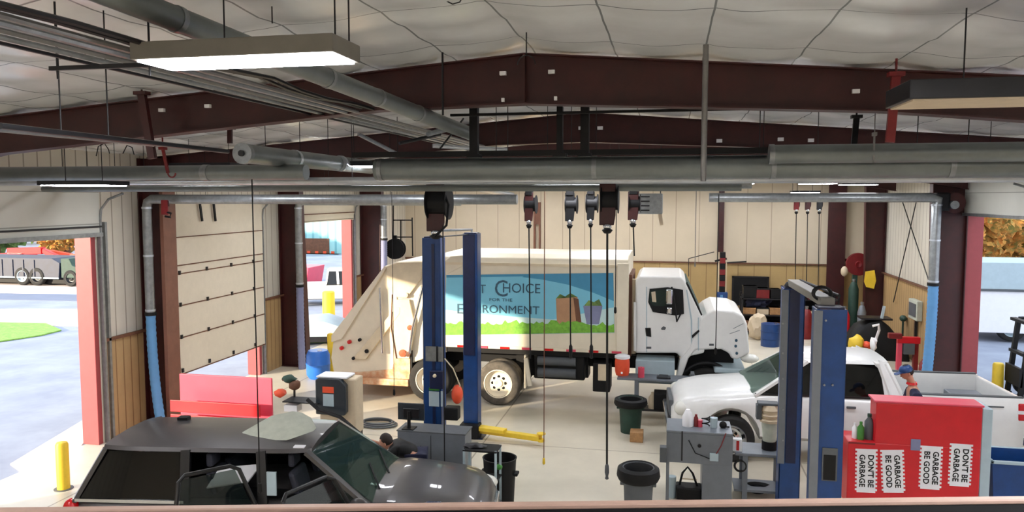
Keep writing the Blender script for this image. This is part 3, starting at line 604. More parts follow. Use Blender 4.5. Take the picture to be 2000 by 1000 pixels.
def open_door(t, hx, ang, L, side, name='door', paint='suv', wb=.95, z0=.36, zbelt=1.1, ztop=1.68, taper=(.18, .1), mirror=False):
    # hinge at (hx, side*wb); closed door extends rearwards (-x) by L; ang swings it outwards
    rot = Matrix.Rotation(side * -ang, 3, 'Z'); hp = Vector((hx, side * wb, 0))
    def T(m): m.v = [hp + rot @ p for p in m.v]; return m
    o = T(MB().box(-L, 0, -.05, .05, z0, zbelt)).build(name, paint, t, bevel=.02)
    f = T(MB().tube([(0 - .02, 0, zbelt), (-taper[0], -side * .12, ztop - .05), (-taper[0] - .1, -side * .16, ztop), (-L + taper[1] + .08, -side * .16, ztop), (-L + taper[1], -side * .13, ztop - .06), (-L + .01, 0, zbelt)], .026, 8)).build('window_frame', 'suv_trim', o)
    T(MB().quad((-.06, 0, zbelt), (-L + .04, 0, zbelt), (-L + taper[1] + .04, -side * .13, ztop - .04), (-taper[0] - .05, -side * .13, ztop - .04), .005)).build('door_window', 'door_glass', o)
    T(MB().tube([(-.04, side * .03, zbelt + .01), (-L / 2, side * .045, zbelt + .02), (-L + .02, side * .03, zbelt + .01)], .014, 6)).build('belt_trim', 'chrome', o)
    T(MB().box(-L + .06, -L + .24, side * .05 - .02, side * .05 + .03, zbelt - .12, zbelt - .07)).build('door_handle', 'chrome', o, bevel=.01)
    if mirror: T(MB().ell((-.1, side * .2, zbelt + .1), (.08, .14, .1))).build('side_mirror', paint, o, smooth=True)
    return o
open_door(suv, .9, R(62), 1.08, -1, mirror=True, ztop=1.55, z0=.36); open_door(suv, -.28, R(40), .98, -1, ztop=1.62)
MB().box(-.2, -.08, -.86, -.84, 1.2, 1.5).build('belt_anchor', 'label_grey', suv)
MB().quad((-1.0, -.78, 1.24), (-.5, -.7, 1.3), (-.42, -.45, 1.44), (-.95, -.5, 1.4), .02).build('seat_cover', 'paper', suv)
# pale cover and black tool on the roof line behind
one('fender_cover', MB().loft([[aY(455, 858, 9.0), aY(470, 846, 9.1), aY(480, 859, 8.95)], [aY(520, 826, 9.2), aY(530, 812, 9.3), aY(560, 860, 8.9)], [aY(572, 803, 9.4), aY(590, 806, 9.45), aY(612, 842, 9.1)], [aY(600, 813, 9.4), aY(608, 816, 9.4), aY(618, 836, 9.2)]]), 'pale_cloth', 'pale grey-green fender cover draped on the roof of the black vehicle', 'fender cover', smooth=True)
# ---- white pickup truck
pk = thing('pickup_truck', 'white crew cab pickup truck parked behind the right blue lift posts', 'truck', (3.1, 15.5, 0), R(180 + 3)); pk.scale = (1.02, 1.02, 1.02)
cs = [(1.95, .42), (-1.75, .42)]
zb = arches(lambda x: .42, cs, .5); zt = lerp_fn([(-.95, 1.25), (1.0, 1.27), (1.25, 1.28), (2.4, 1.18), (2.85, 1.08), (3.0, .85)])
hw = lerp_fn([(-.95, .98), (2.2, .98), (2.7, .9), (2.9, .78), (3.0, .66)])
body_loft([x for x in xs_for(-.93, 3.0, cs, .5)], zb, zt, hw).build('body', 'white_paint', pk, smooth=True)
bz = arches(lambda x: .48, cs, .5)
for s in (-1, 1):
    xs = [x for x in xs_for(-2.9, -.97, cs, .5)]
    rows = [[(x, s * (.985 if x > -2.8 else .95), bz(x)), (x, s * 1.0, 1.0), (x, s * .985, 1.3), (x, s * .96, 1.36), (x, s * .86, 1.36), (x, s * .84, 1.3), (x, s * .84, .75)] for x in xs]
    MB().loft(rows).build('bed_side', 'white_paint', pk, smooth=True)
    MB().box(-2.88, -1.0, s * .91 - .045, s * .91 + .045, 1.355, 1.385).build('bed_rail_cap', 'bin_grey', pk, bevel=.01)
    MB().box(-2.92, -2.78, s * .95 - .055, s * .95 + .055, .98, 1.28).build('tail_lamp', 'lamp_red', pk, bevel=.02)
    MB().box(-2.925, -2.77, s * .95 - .058, s * .95 + .058, 1.1, 1.16).build('reverse_lamp', 'paper', pk)
    wheel(pk, (1.95, s * .86, .42), .42, .27, side=s, world=False); wheel(pk, (-1.75, s * .86, .42), .42, .27, side=s, world=False)
    MB().ell((2.82, s * .74, .9), (.14, .14, .14)).build('headlamp', 'lamp_white', pk, smooth=True)
    m = MB().bar((.95, s * .95, 1.25), (.9, s * 1.2, 1.28), .05).box(.82, .94, s * 1.22 - .12, s * 1.22 + .12, 1.12, 1.46); m.build('towing_mirror', 'black', pk, bevel=.02)
MB().box(-2.86, -.98, -.86, .86, .7, .76).build('bed_floor', 'bed_liner', pk); MB().box(-1.0, -.95, -.86, .86, .75, 1.36).build('bed_front', 'bed_liner', pk)
MB().box(-2.93, -2.85, -.86, .86, .72, 1.34).build('tailgate', 'white_paint', pk, bevel=.02)
MB().box(-3.06, -2.92, -.9, .9, .5, .7).build('bumper', 'chrome', pk, bevel=.03); MB().box(2.9, 3.1, -.85, .85, .42, .66).build('bumper', 'chrome', pk, bevel=.04)
MB().box(2.96, 3.04, -.5, .5, .68, .98).build('grille', 'bin_grey', pk, bevel=.02)
greenhouse(pk, [1.55, .3, .1 - .9, -.98], [.62, .16, -.62, -.72], .9, .7, 1.26, 1.84, 'white_paint', 'glass', pw=.09, side_glass='dark_glass')
MB().prism([(-.55, 1.2), (-.98, 1.24), (-.98, 1.36), (-.8, 1.76), (-.66, 1.86), (-.5, 1.88), (-.62, 1.56)], -.72, .72).build('cab_back', 'white_paint', pk, bevel=.03)
for s in (-1, 1): MB().loft([[(-.6, s * .72, 1.9), (-.74, s * .72, 1.84), (-.74, s * .66, 1.84), (-.6, s * .66, 1.9)], [(-.66, s * .93, 1.24), (-.98, s * .93, 1.24), (-.98, s * .85, 1.24), (-.66, s * .85, 1.24)]]).build('rear_pillar', 'white_paint', pk)
seats(pk, ((.15, -.4), (.15, .4)), 1.1)
for x in (.05, -.02 + 1.1): MB().box(x - .008, x + .008, .975, .99, .55, 1.22).build('door_gap', 'bin_grey', pk)
MB().box(-.16, .0, .98, 1.01, 1.08, 1.12).build('door_handle', 'bin_grey', pk, bevel=.01)
MB().box(-2.55, -2.25, 1.0, 1.008, 1.2, 1.225).build('side_badge', 'bin_grey', pk)
one('parts_tray', MB().box(aY(1850, 752, 15.8).x, aY(1915, 752, 15.8).x, 15.6, 16.0, .8, 1.2), 'grey_cab', 'grey box lying in the bed of the white pickup', 'box', bevel=.02)
# ---- garbage truck
YT = 17.4; YF = 19.85
def PL(pts, Y=YT): return [(aY(x, y, Y).x, aY(x, y, Y).z) for x, y in pts]
gt = thing('garbage_truck', 'white garbage truck with a blue and green lettered side banner', 'garbage truck', (-3.1, 18.6, 0))
xa, xb_ = aY(862, 600, YT).x, aY(1226, 600, YT).x; zbt, ztp = 1.36, 3.5
MB().prism([(YT, zbt), (YT, ztp - .2), (YT + .1, ztp - .02), (YT + .35, ztp + .06), (YF - .35, ztp + .06), (YF - .1, ztp - .02), (YF, ztp - .2), (YF, zbt)], xa, xb_, 'X').build('cargo_body', 'truck_white', gt, world=True, bevel=.02)
xr_ = aY(1205, 600, YT).x
MB().box(xr_, xb_ + .02, YT - .05, YT, zbt - .02, ztp - .1).build('corner_post', 'truck_white', gt, world=True, bevel=.01)
MB().box(xa, xb_, YT - .04, YT, zbt - .02, zbt + .05).build('side_rail', 'truck_white', gt, world=True)
MB().box(xa, xb_, YT - .03, YT, 3.3, 3.36).build('top_rail', 'cream', gt, world=True)
for k in range(8):
    x = xa + .4 + k * .52; MB().box(x, x + .22, YT - .055, YT - .04, zbt - .015, zbt + .035).build('reflector', 'pink_red' if k % 2 else 'lamp_red', gt, world=True)
# banner, built up of thin layers: the print, and a sun shadow painted over it
def layer(name, pts, m, d, par, Y=YT): return MB().prism(PL(pts, YT), YT - d, YT - d + .004).build(name, m, par, world=True)
bn = layer('banner', [(872, 537), (1198, 533), (1200, 650), (868, 654)], 'banner_sky', .012, gt)
layer('banner_shade', [(1035, 535), (1198, 533), (1199, 588), (1160, 572), (1110, 556), (1060, 546), (1020, 541)], 'banner_dark', .015, bn)  # darker upper right: the door head's shadow put into the colour
layer('banner_edge', [(872, 537), (1198, 533), (1198, 537), (872, 542)], 'banner_dark', .016, bn)
layer('banner_haze', [(870, 605), (930, 612), (1000, 618), (1080, 624), (1199, 600), (1199, 650), (868, 653)], 'banner_haze', .015, bn)
gp = [(868, 654)]; rr = random.Random(3)
for k in range(60): gp.append((869 + k * 5.6, 632 + rr.uniform(-5, 4) - (3 if 20 < k < 50 else 0)))
gp.append((1200, 649)); layer('banner_grass', gp, 'banner_grass', .020, bn)
layer('printed_bag', [(1086, 583), (1128, 580), (1134, 632), (1088, 634)], 'bag_brown', .018, bn); layer('printed_bag_side', [(1120, 581), (1130, 584), (1136, 631), (1126, 633)], 'brown', .019, bn)
layer('printed_leaves', [(1086, 583), (1094, 574), (1104, 579), (1114, 572), (1128, 580)], 'leaf_green', .0185, bn)
layer('printed_pail', [(1139, 597), (1177, 597), (1170, 633), (1146, 633)], 'pail', .018, bn); layer('printed_leaves', [(1141, 597), (1150, 586), (1160, 590), (1170, 584), (1176, 597)], 'leaf_green', .0185, bn)
def tx(s, x, y, size, sx=1.0): 
    p = aY(x, y, YT - .02); text('banner_lettering', s, size, 'ink', bn, (p.x, YT - .022, p.z), FACE, .002, sx)
tx('BEST', 926, 565, .3, .9); tx('C', 979, 565, .55, .9); tx('HOICE', 1018, 564, .32, .95); tx('FOR THE', 978, 586, .1, 1.4)
tx('E', 898, 604, .34); tx('NVIRONMENT', 978, 605, .27, 1.05)
# rear loader
hp = PL([(752, 519), (772, 512), (866, 508), (870, 690), (842, 696), (800, 712), (800, 742), (652, 742), (644, 700), (650, 655), (680, 612)])
MB().prism(hp, YT + .06, YF - .06).build('rear_hopper', 'truck_white', gt, world=True, bevel=.03)
for y0, y1, nm in ((YT - .02, YT + .06, 'side_panel'), (YF - .06, YF + .02, 'side_panel')):
    MB().prism(PL([(755, 520), (775, 513), (826, 511), (822, 545), (795, 582), (778, 582), (757, 560)]), y0, y1).build(nm, 'cream', gt, world=True, bevel=.015)
    MB().prism(PL([(757, 520), (752, 519), (648, 655), (648, 668), (668, 662)]), y0 - .01, y1).build('slope_rail', 'truck_white', gt, world=True, bevel=.01)
    MB().prism(PL([(690, 700), (740, 640), (775, 600), (782, 600), (782, 612), (745, 660), (715, 702)]), y0 - .012, y1).build('hopper_rib', 'cream', gt, world=True, bevel=.01)
    MB().prism(PL([(775, 585), (800, 585), (812, 640), (800, 700), (770, 700), (762, 640)]), y0 - .006, y1).build('pivot_arm', 'cream', gt, world=True, bevel=.015)
MB().tube([aY(742, 562, YT - .06), aY(747, 690, YT - .06)], .03, 10).build('hydraulic_ram', 'chrome', gt, world=True, smooth=True)
MB().tube([aY(826, 560, YT - .06), aY(806, 640, YT - .06), aY(800, 690, YT - .06)], .035, 10).build('hydraulic_ram', 'chrome', gt, world=True, smooth=True)
MB().tube([aY(766, 575, YT - .04), aY(764, 640, YT - .04), aY(774, 700, YT - .04)], .014, 6).build('hydraulic_hose', 'brown', gt, world=True)
MB().prism(PL([(770, 700), (800, 700), (800, 742), (690, 742), (690, 728), (765, 722)]), YT + .03, YT + .07).build('rusty_panel', 'rust', gt, world=True)
for x, y, r, m_ in ((682, 668, .05, 'lamp_red'), (702, 664, .04, 'black'), (716, 686, .05, 'black'), (690, 700, .04, 'black'), (667, 680, .05, 'lamp_red'), (797, 692, .06, 'brown'), (786, 690, .09, 'orange'), (800, 640, .06, 'orange'), (793, 576, .05, 'cream')):
    p = aY(x, y, YT - .05); MB().lathe([(0, -.02), (r, -.015), (r, .05), (0, .05)], p, 14, 'Y').build('marker_lamp' if m_ in ('lamp_red', 'orange') else 'pivot_bolt', m_, gt, world=True)
MB().box(*[aY(652, 745, YT).x, aY(800, 745, YT).x], YT - .1, YF, .34, .5).build('tailboard', 'rust', gt, world=True, bevel=.02)
MB().box(*[aY(655, 745, YT).x, aY(760, 745, YT).x], YT + .2, YF - .2, .5, 1.1).build('loading_sill', 'cream', gt, world=True, bevel=.02)
# front shoulder of the body above the loader
MB().prism(PL([(866, 512), (880, 500), (905, 498), (905, 520), (866, 540)]), YT - .02, YF + .02).build('body_shoulder', 'truck_white', gt, world=True, bevel=.03)
# chassis
x0, x1 = aY(800, 700, YT).x, aY(1480, 700, YT).x
for y in (YT + .75, YF - .85): MB().box(x0, 1.2, y, y + .1, .85, 1.15).build('chassis_rail', 'black', gt, world=True)
MB().box(x0 + .4, xb_, YT + .1, YF - .1, 1.2, 1.36).build('subframe', 'black', gt, world=True)
MB().box(aY(1000, 0, YT).x, aY(1150, 0, YT).x, YT + .5, YT + 1.0, .62, 1.3).build('frame_box', 'black', gt, world=True)
MB().box(-3.1, -1.9, YT + .2, YT + .9, .62, 1.2).build('air_tank_bracket', 'black', gt, world=True, bevel=.03)
for k in range(2): MB().tube([(-3.0, YT + .18 + .0, .78 + .28 * k), (-2.1, YT + .18, .78 + .28 * k)], .11, 14).build('air_tank', 'bin_grey', gt, world=True, smooth=True)
for x, z in ((846, 748), (978, 750)):
    p = aY(x, z, YT + .2)
    for yy in (YT + .02, YT + .35, YF - .33, YF - .02): wheel(gt, (p.x, yy, .52), .52, .28, 'tire_tan' if x > 900 else 'rubber', 'truck_white', side=-1 if yy < 18.6 else 1, rr=.62)
    MB().tube([(p.x, YT + .2, .52), (p.x, YF - .2, .52)], .12, 12).build('axle', 'black', gt, world=True, smooth=True)
for x in (803, 1025):
    p = aY(x, 705, YT); MB().box(p.x - .02, p.x + .02, YT + .0, YT + .6, .42, 1.2).build('mud_flap', 'truck_white' if x > 900 else 'rubber', gt, world=True)
p = aY(1028, 705, YT); MB().bar((p.x, YT - .05, 1.15), (p.x + .1, YT - .05, .5), .09).build('flap_bracket', 'truck_white', gt, world=True)
p = aY(1158, 760, YT - .05); q = aY(1192, 700, YT - .05)
MB().box(p.x, q.x, YT - .1, YT + .5, .45, 1.12).build('battery_box', 'black', gt, world=True, bevel=.02); MB().box(p.x + .12, q.x - .05, YT - .13, YT - .1, .72, 1.1).build('battery_lid', 'cream', gt, world=True, bevel=.02)
p = aY(1241, 745, YT); q = aY(1318, 705, YT)
MB().box(p.x, q.x, YT - .05, YT + .6, p.z - .02, q.z).build('tool_locker', 'label_grey', gt, world=True, bevel=.02)
MB().box(p.x + .35, q.x - .1, YT - .06, YT - .045, p.z + .12, p.z + .2).build('locker_step', 'white_paint', gt, world=True)
# cab
YC, YD = YT + .12, YF - .12
cab = MB().prism(PL([(1241, 545), (1250, 539), (1330, 540), (1338, 548), (1372, 620), (1376, 690), (1330, 700), (1322, 690), (1240, 690)], YC), YC, YD).build('cab', 'white_paint', gt, world=True, bevel=.05, seg=3)
MB().prism(PL([(1368, 622), (1380, 612), (1395, 604), (1432, 607), (1452, 616), (1459, 632), (1464, 690), (1440, 702), (1428, 700), (1424, 690), (1408, 682), (1360, 684), (1345, 700), (1330, 742), (1320, 742), (1328, 700), (1345, 680)], YC), YC - .02, YD + .02).build('hood', 'white_paint', gt, world=True, bevel=.05, seg=3)
for a_, b_ in (((1338, 556), (1366, 620)),): MB().prism(PL([(1337, 552), (1343, 552), (1371, 617), (1362, 617)], YC), YC + .12, YD - .12).build('windshield', 'dark_green', gt, world=True)
MB().prism(PL([(1339, 552), (1345, 556), (1372, 615), (1366, 620)], YC), YC + .02, YC + .08).build('windshield_seal', 'black', gt, world=True)
wn = MB().prism(PL([(1269, 564), (1304, 561), (1334, 566), (1336, 613), (1318, 616), (1300, 613), (1275, 609), (1266, 590)], YC), YC - .02, YC + .012).build('door_window', 'black', gt, world=True)
MB().prism(PL([(1270, 568), (1302, 565), (1303, 596), (1290, 598), (1274, 596), (1269, 588)], YC), YC - .026, YC - .018).build('window_pane', 'glass', wn, world=True)
MB().prism(PL([(1272, 570), (1280, 569), (1282, 590), (1274, 589)], YC), YC - .03, YC - .024).build('window_sticker', 'beige', wn, world=True)
for x, y0, y1 in ((1263, 560, 688),): MB().prism(PL([(x - 1, y0), (x + 1, y0), (x + 1, y1), (x - 1, y1)], YC), YC - .006, YC).build('door_gap', 'label_grey', gt, world=True)
MB().prism(PL([(1340, 566), (1342, 566), (1352, 625), (1352, 688), (1350, 688), (1349, 626)], YC), YC - .006, YC).build('door_gap', 'label_grey', gt, world=True)
MB().prism(PL([(1363, 620), (1365, 620), (1365, 684), (1363, 684)], YC), YC - .03, YC).build('hood_gap', 'label_grey', gt, world=True)
MB().prism(PL([(1351, 655), (1365, 643), (1366, 647), (1352, 660)], YC), YC - .05, YC).build('hood_latch', 'black', gt, world=True)
MB().prism(PL([(1260, 640), (1271, 640), (1272, 658), (1262, 656)], YC), YC - .03, YC).build('door_handle', 'black', gt, world=True, bevel=.01)
MB().prism(PL([(1291, 641), (1296, 637), (1301, 640), (1299, 644), (1292, 644)], YC), YC - .01, YC).build('door_emblem', 'bin_grey', gt, world=True)
MB().prism(PL([(1385, 671), (1394, 671), (1394, 675), (1385, 675)], YC), YC - .03, YC).build('fender_badge', 'bin_grey', gt, world=True)
MB().prism(PL([(1262, 677), (1272, 677), (1272, 681), (1262, 681)], YC), YC - .01, YC).build('number_plate', 'bin_grey', gt, world=True)
MB().tube([aY(1312, 560, YC - .25), aY(1317, 590, YC - .28), aY(1322, 628, YC - .22), aY(1330, 612, YC)], .018, 8).build('mirror_arm', 'black', gt, world=True)
mi = MB().box(*[aY(1310, 0, YC - .2).x, aY(1323, 0, YC - .2).x], YC - .33, YC - .24, 2.52, 2.86).build('side_mirror', 'chrome', gt, world=True, bevel=.03)
MB().box(*[aY(1312, 0, YC - .2).x, aY(1322, 0, YC - .2).x], YC - .32, YC - .24, 2.3, 2.46).build('spot_mirror', 'chrome', gt, world=True, bevel=.03)
MB().ell(aY(1322, 543, YC + .1), (.05, .05, .04)).build('roof_lamp', 'orange', gt, world=True)
MB().tube([aY(1236, 545, YC + .4), aY(1236, 690, YC + .4)], .07, 12).build('exhaust_stack', 'cream', gt, world=True, smooth=True)
MB().tube([aY(1240, 590, YC - .06), aY(1240, 685, YC - .06)], .03, 8).build('grab_rail', 'white_paint', gt, world=True, smooth=True)
MB().box(aY(1229, 0, YC).x, aY(1240, 0, YC).x, YC + .3, YD - .3, 1.2, 3.1).build('bulkhead', 'tan_post', gt, world=True)
p = aY(1380, 745, YC + .15)
for yy, s in ((YC + .12, -1), (YD - .12, 1)): wheel(gt, (p.x, yy, .52), .52, .3, 'rubber', 'bin_grey', side=s, rr=.6)
for yy in (YC + .1, YD - .1): MB().tube([(p.x + .62 * math.cos(a), yy, .5 + .66 * math.sin(a)) for a in [math.pi * .05 + math.pi * .9 * k / 14 for k in range(15)]], .05, 8).build('fender_liner', 'black', gt, world=True)
MB().box(p.x - .5, aY(1462, 0, YC).x - .1, YC + .5, YD - .5, .9, 1.9).build('engine_block', 'black', gt, world=True)
q = aY(1482, 0, YC).x
MB().box(p.x + .15, q - .1, YC - .05, YD + .05, .62, .98).build('bumper_lower', 'black', gt, world=True, bevel=.03)
MB().box(p.x + .15, q - .1, YC - .08, YD + .08, .98, 1.1).build('bumper_upper', 'label_grey', gt, world=True, bevel=.03)
MB().ell(aY(1464, 700, YC + .1), (.2, .16, .1)).build('headlamp', 'lamp_white', gt, world=True, smooth=True)
for a_, b_ in (((1432, 642), (1452, 632)), ((1425, 652), (1445, 645))): MB().bar(aY(*a_, YC - .03), aY(*b_, YC - .03), .014, .006).build('hood_scratch', 'ink', gt, world=True)
for x, y in ((1438, 665), (1437, 676), (1439, 690)): MB().ell(aY(x, y, YC - .03), (.03, .012, .035), 8, 6).build('hood_chip', 'ink', gt, world=True)
# engine parts standing on the cab step: orange cooler, on the bench end
# ================================================================== LIFTS
def post(t, X, Y, w, h, label=None, face=None, z0=0.0, plates=()):
    # channel shaped post: web plus two returns
    d = .3
    p = MB().box(X - w / 2, X + w / 2, Y - d / 2, Y - d / 2 + .02, z0, h).box(X - w / 2, X - w / 2 + .02, Y - d / 2, Y + d / 2, z0, h).box(X + w / 2 - .02, X + w / 2, Y - d / 2, Y + d / 2, z0, h)
    p.box(X - w / 2, X - w * .22, Y + d / 2 - .02, Y + d / 2, z0, h).box(X + w * .22, X + w / 2, Y + d / 2 - .02, Y + d / 2, z0, h)
    o = p.build('post', 'blue_lift', t, world=True, bevel=.006)
    MB().box(X - w * .42, X + w * .42, Y - d * .4, Y + d * .4, h, h + .02).build('top_cap', 'lift_dark', o, world=True)
    MB().box(X - w * .9, X + w * .9, Y - d * .8, Y + d * .8, 0, .025).build('base_plate', 'lift_dark', o, world=True)
    return o
# left lift: posts A (near) and B (far)
XA, YA, XB, YB = aY(848, 600, 12.6).x, 12.6, aY(922, 600, 15).x, 15.0
l1 = thing('vehicle_lift', 'left two post blue vehicle lift with a yellow arm, in front of the garbage truck', 'vehicle lift', ((XA + XB) / 2, 13.8, 0))
pa = post(l1, XA, YA, .32, 4.2); pb = post(l1, XB, YB, .3, 4.16)
MB().box(XA + .01, XA + .06, YA - .165, YA - .15, 0, 4.1).build('slot_shade', 'lift_dark', pa, world=True)
MB().box(XB - .13, XB + .1, YB - .165, YB - .15, 1.7, 4.15).build('slot_shade', 'lift_dark', pb, world=True)  # shade inside the channel, painted as a wide dark sheet on the upper post
def px_box(par, name, x0, y0, x1, y1, Y, m, d=.03, bevel=0):
    a, b = aY(x0, y0, Y), aY(x1, y1, Y); return MB().box(a.x, b.x, Y - d, Y, b.z, a.z).build(name, m, par, world=True, bevel=bevel)
px_box(pa, 'carriage', 832, 676, 866, 706, YA - .17, 'galv', .03); px_box(pa, 'carriage_slot', 852, 676, 856, 706, YA - .2, 'dark_metal', .01)
px_box(pa, 'instruction_label', 838, 764, 858, 794, YA - .17, 'label_grey', .01); px_box(pa, 'instruction_label', 861, 764, 865, 794, YA - .17, 'label_grey', .01)
px_box(pa, 'instruction_label', 838, 757, 858, 763, YA - .17, 'green', .012)
px_box(pa, 'control_box', 842, 722, 868, 758, YA - .17, 'lift_dark', .1, .01)
MB().lathe([(0, -.03), (.03, -.02), (.03, .02), (0, .02)], aY(849, 734, YA - .28), 14, 'Y').build('control_knob', 'cream', pa, world=True)
px_box(pa, 'power_unit', 873, 790, 900, 816, YA - .1, 'black', .2, .02)
MB().ell(aY(893, 770, YA - .1), (.1, .1, .17)).build('oil_reservoir', 'orange', pa, world=True, smooth=True)
MB().tube([aY(868, 700, YA - .15), aY(885, 720, YA - .15), aY(898, 752, YA - .12), aY(893, 770, YA - .1)], .012, 6).build('hydraulic_hose', 'cream', pa, world=True)
top_a, top_b = Vector((XA + .1, YA, 4.32)), Vector((XB, YB, 4.24))
MB().tube([top_a - Vector((0, 0, .12)), top_a, top_b, top_b - Vector((0, 0, .1))], .022, 8).build('equalizer_line', 'galv', l1, world=True, smooth=True)
MB().tube([top_a + Vector((.05, 0, -.12)), top_a + Vector((.05, 0, -.1)), top_b + Vector((-.04, 0, -.1))], .012, 8).build('equalizer_line', 'dark_metal', l1, world=True)
e = aZ(1050, 862, .16)
MB().bar((XB + .1, YB - .1, .16), (e.x, YB - .35, .14), .14, .1).build('lift_arm', 'yellow', l1, world=True, bevel=.01)
MB().bar((XB + .1, YB - .15, .22), (XB + .75, YB - .3, .22), .2, .08).build('lift_arm', 'yellow', l1, world=True, bevel=.01)
MB().lathe([(0, 0), (.07, 0), (.07, .05), (.02, .05), (.02, .14), (.09, .15), (.09, .17), (0, .17)], (e.x + .03, YB - .36, .08), 16).build('lift_pad', 'yellow', l1, world=True, smooth=True)
MB().box(XB - .2, XB + .2, YB - .3, YB - .02, .02, .3).build('arm_pivot', 'black', l1, world=True, bevel=.02)
MB().bar((XA - .1, YA - .2, .12), (XA - 1.1, YA - .9, .12), .13, .09).build('lift_arm', 'yellow', l1, world=True, bevel=.01)
# right lift: posts C (far) and D (near)
YC_, YD_ = 12.2, 9.3; XC, XD = aY(1545, 700, YC_).x, aY(1617, 700, YD_).x
hc, hd = aY(1545, 562, YC_).z, aY(1617, 601, YD_).z
l2 = thing('vehicle_lift', 'right two post blue vehicle lift, tall posts in front of the white pickup', 'vehicle lift', ((XC + XD) / 2, 10.8, 0))
pc = post(l2, XC, YC_, .31, hc); pd = post(l2, XD, YD_, .33, hd)
px_box(pc, 'slot_shade', 1543, 566, 1553, 905, YC_ - .15, 'lift_dark', .015); px_box(pc, 'wear_strip', 1527, 566, 1531, 905, YC_ - .15, 'grey_cab', .02)
px_box(pd, 'wear_strip', 1590, 606, 1595, 975, YD_ - .155, 'grey_cab', .02)
px_box(pd, 'cover_plate', 1606, 874, 1634, 940, YD_ - .16, 'bin_grey', .01); px_box(pd, 'cover_opening', 1609, 888, 1631, 938, YD_ - .17, 'black', .01)
for x, y in ((1610, 752), (1626, 752), (1613, 626)): MB().lathe([(0, -.01), (.012, -.01), (.012, .01), (0, .01)], aY(x, y, YD_ - .165), 10, 'Y').build('bolt', 'galv', pd, world=True)
for y in (632, 690, 740, 800, 860): MB().lathe([(0, -.01), (.012, -.01), (.012, .01), (0, .01)], aY(1529, y, YC_ - .175), 10, 'Y').build('bolt', 'galv', pc, world=True)
a = aY(1545, 552, YC_); b = aY(1618, 592, YD_)
MB().bar((XC, YC_, a.z), (XD + .0, YD_ + .1, hd + .05), .16, .1).build('overhead_channel', 'fixture', l2, world=True, bevel=.01)
MB().tube([(XC + .1, YC_, a.z + .04), (XD + .12, YD_ + .1, hd + .13)], .02, 8).build('equalizer_line', 'black', l2, world=True)
MB().ell((XC, YC_, hc + .02), (.13, .13, .09)).build('pulley_cover', 'black', l2, world=True, smooth=True); MB().ell((XC + .12, YC_ - .1, hc - .04), (.06, .05, .04)).build('pulley_cap', 'label_grey', l2, world=True, smooth=True)
m = MB()
for k in range(3): m.tube([(XD - .02 + .1 * math.cos(a) , YD_ + .3 + .05 * k, hd + .12 + .08 * math.sin(a)) for a in [2 * math.pi * j / 16 for j in range(17)]], .014, 6)
m.build('hose_coil', 'black', l2, world=True)
MB().bar((XD - .1, YD_ + .2, .12), (XD - .9, YD_ + 1.0, .12), .13, .09).build('lift_arm', 'blue_lift', l2, world=True, bevel=.01)
# ================================================================== TOOL CHESTS
def chest(t, x0, x1, y0, y1, z0, z1, m, n_dr=0):
    return MB().box(x0, x1, y0, y1, z0, z1).build('cabinet', m, t, world=True, bevel=.015)
YB_ = 12.45; p0, p1 = aY(1657, 862, YB_), aY(1912, 965, YB_); q0 = aY(1712, 786, YB_)
tb = thing('tool_chest', 'large red tool chest with four white lettered stickers, right foreground', 'tool chest', ((p0.x + p1.x) / 2, YB_ + .35, 0))
MB().box(p0.x, p1.x, YB_, YB_ + .6, .1, p0.z).build('base_cabinet', 'red', tb, world=True, bevel=.015)
MB().box(q0.x, p1.x, YB_, YB_ + .36, p0.z - .01, q0.z).build('upper_cabinet', 'red', tb, world=True, bevel=.015)
MB().box(q0.x - .03, p1.x + .02, YB_ - .01, YB_ + .4, q0.z, q0.z + .03).build('top_lid', 'pink_red', tb, world=True, bevel=.01)  # highlight along the top is put into the paler lid colour
MB().box(p1.x, p1.x + .14, YB_ + .0, YB_ + .55, .1, q0.z - .02).build('side_locker', 'label_grey', tb, world=True, bevel=.01)
MB().box(p0.x, q0.x, YB_ - .012, YB_, p0.z - .03, p0.z - .005).build('edge_trim', 'dark_red', tb, world=True)
for x in (p0.x + .2, p1.x - .2):
    for y in (YB_ + .12, YB_ + .5): MB().lathe([(0, -.02), (.05, -.02), (.05, .02), (0, .02)], (x, y, .05), 14, 'Y').box(x - .03, x + .03, y - .03, y + .03, .05, .1).build('caster', 'black', tb, world=True)
px_box(tb, 'lock_plate', 1779, 857, 1797, 880, YB_ - .002, 'pail', .012, .004)
def sticker(xc, yc, w, h, tilt, l1_, l2_):
    c = aY(xc, yc, YB_ - .012); s = 12.6 / 1500
    W, Hh = w * s, h * s; poly = []; n = 11
    rot = Matrix.Rotation(tilt, 2)
    for k in range(n): y = Hh / 2 - Hh * k / n; poly += [(-W / 2, y), (-W / 2, y - Hh / n * .5), (-W / 2 + .025, y - Hh / n * .5), (-W / 2 + .025, y - Hh / n)]
    R_ = [(-x, y) for x, y in poly][::-1]; pts = [rot @ Vector(p) for p in poly + R_]
    o = MB().prism([(c.x + p.x, c.z + p.y) for p in pts], YB_ - .006, YB_ - .001).build('sticker', 'paper', tb, world=True)
    rm = FACE @ Matrix.Rotation(R(-90) + tilt, 3, 'Z')
    for ln, dx in ((l1_, .062), (l2_, -.062)):
        v = rot @ Vector((dx, 0)); text('sticker_lettering', ln, .115, 'black', o, (c.x + v.x, YB_ - .008, c.z + v.y), rm, .002, 1.0, .02)
for xc, yc, w, h, tl, a_, b_ in ((1692, 920, 38, 82, .02, "DON'T BE", 'GARBAGE'), (1744, 921, 40, 80, .07, 'GARBAGE', 'BE GOOD'), (1818, 914, 38, 80, .0, 'GARBAGE', 'BE GOOD'), (1876, 909, 38, 78, -.01, "DON'T BE", 'GARBAGE')):
    sticker(xc, yc, w, h, tl, a_, b_)
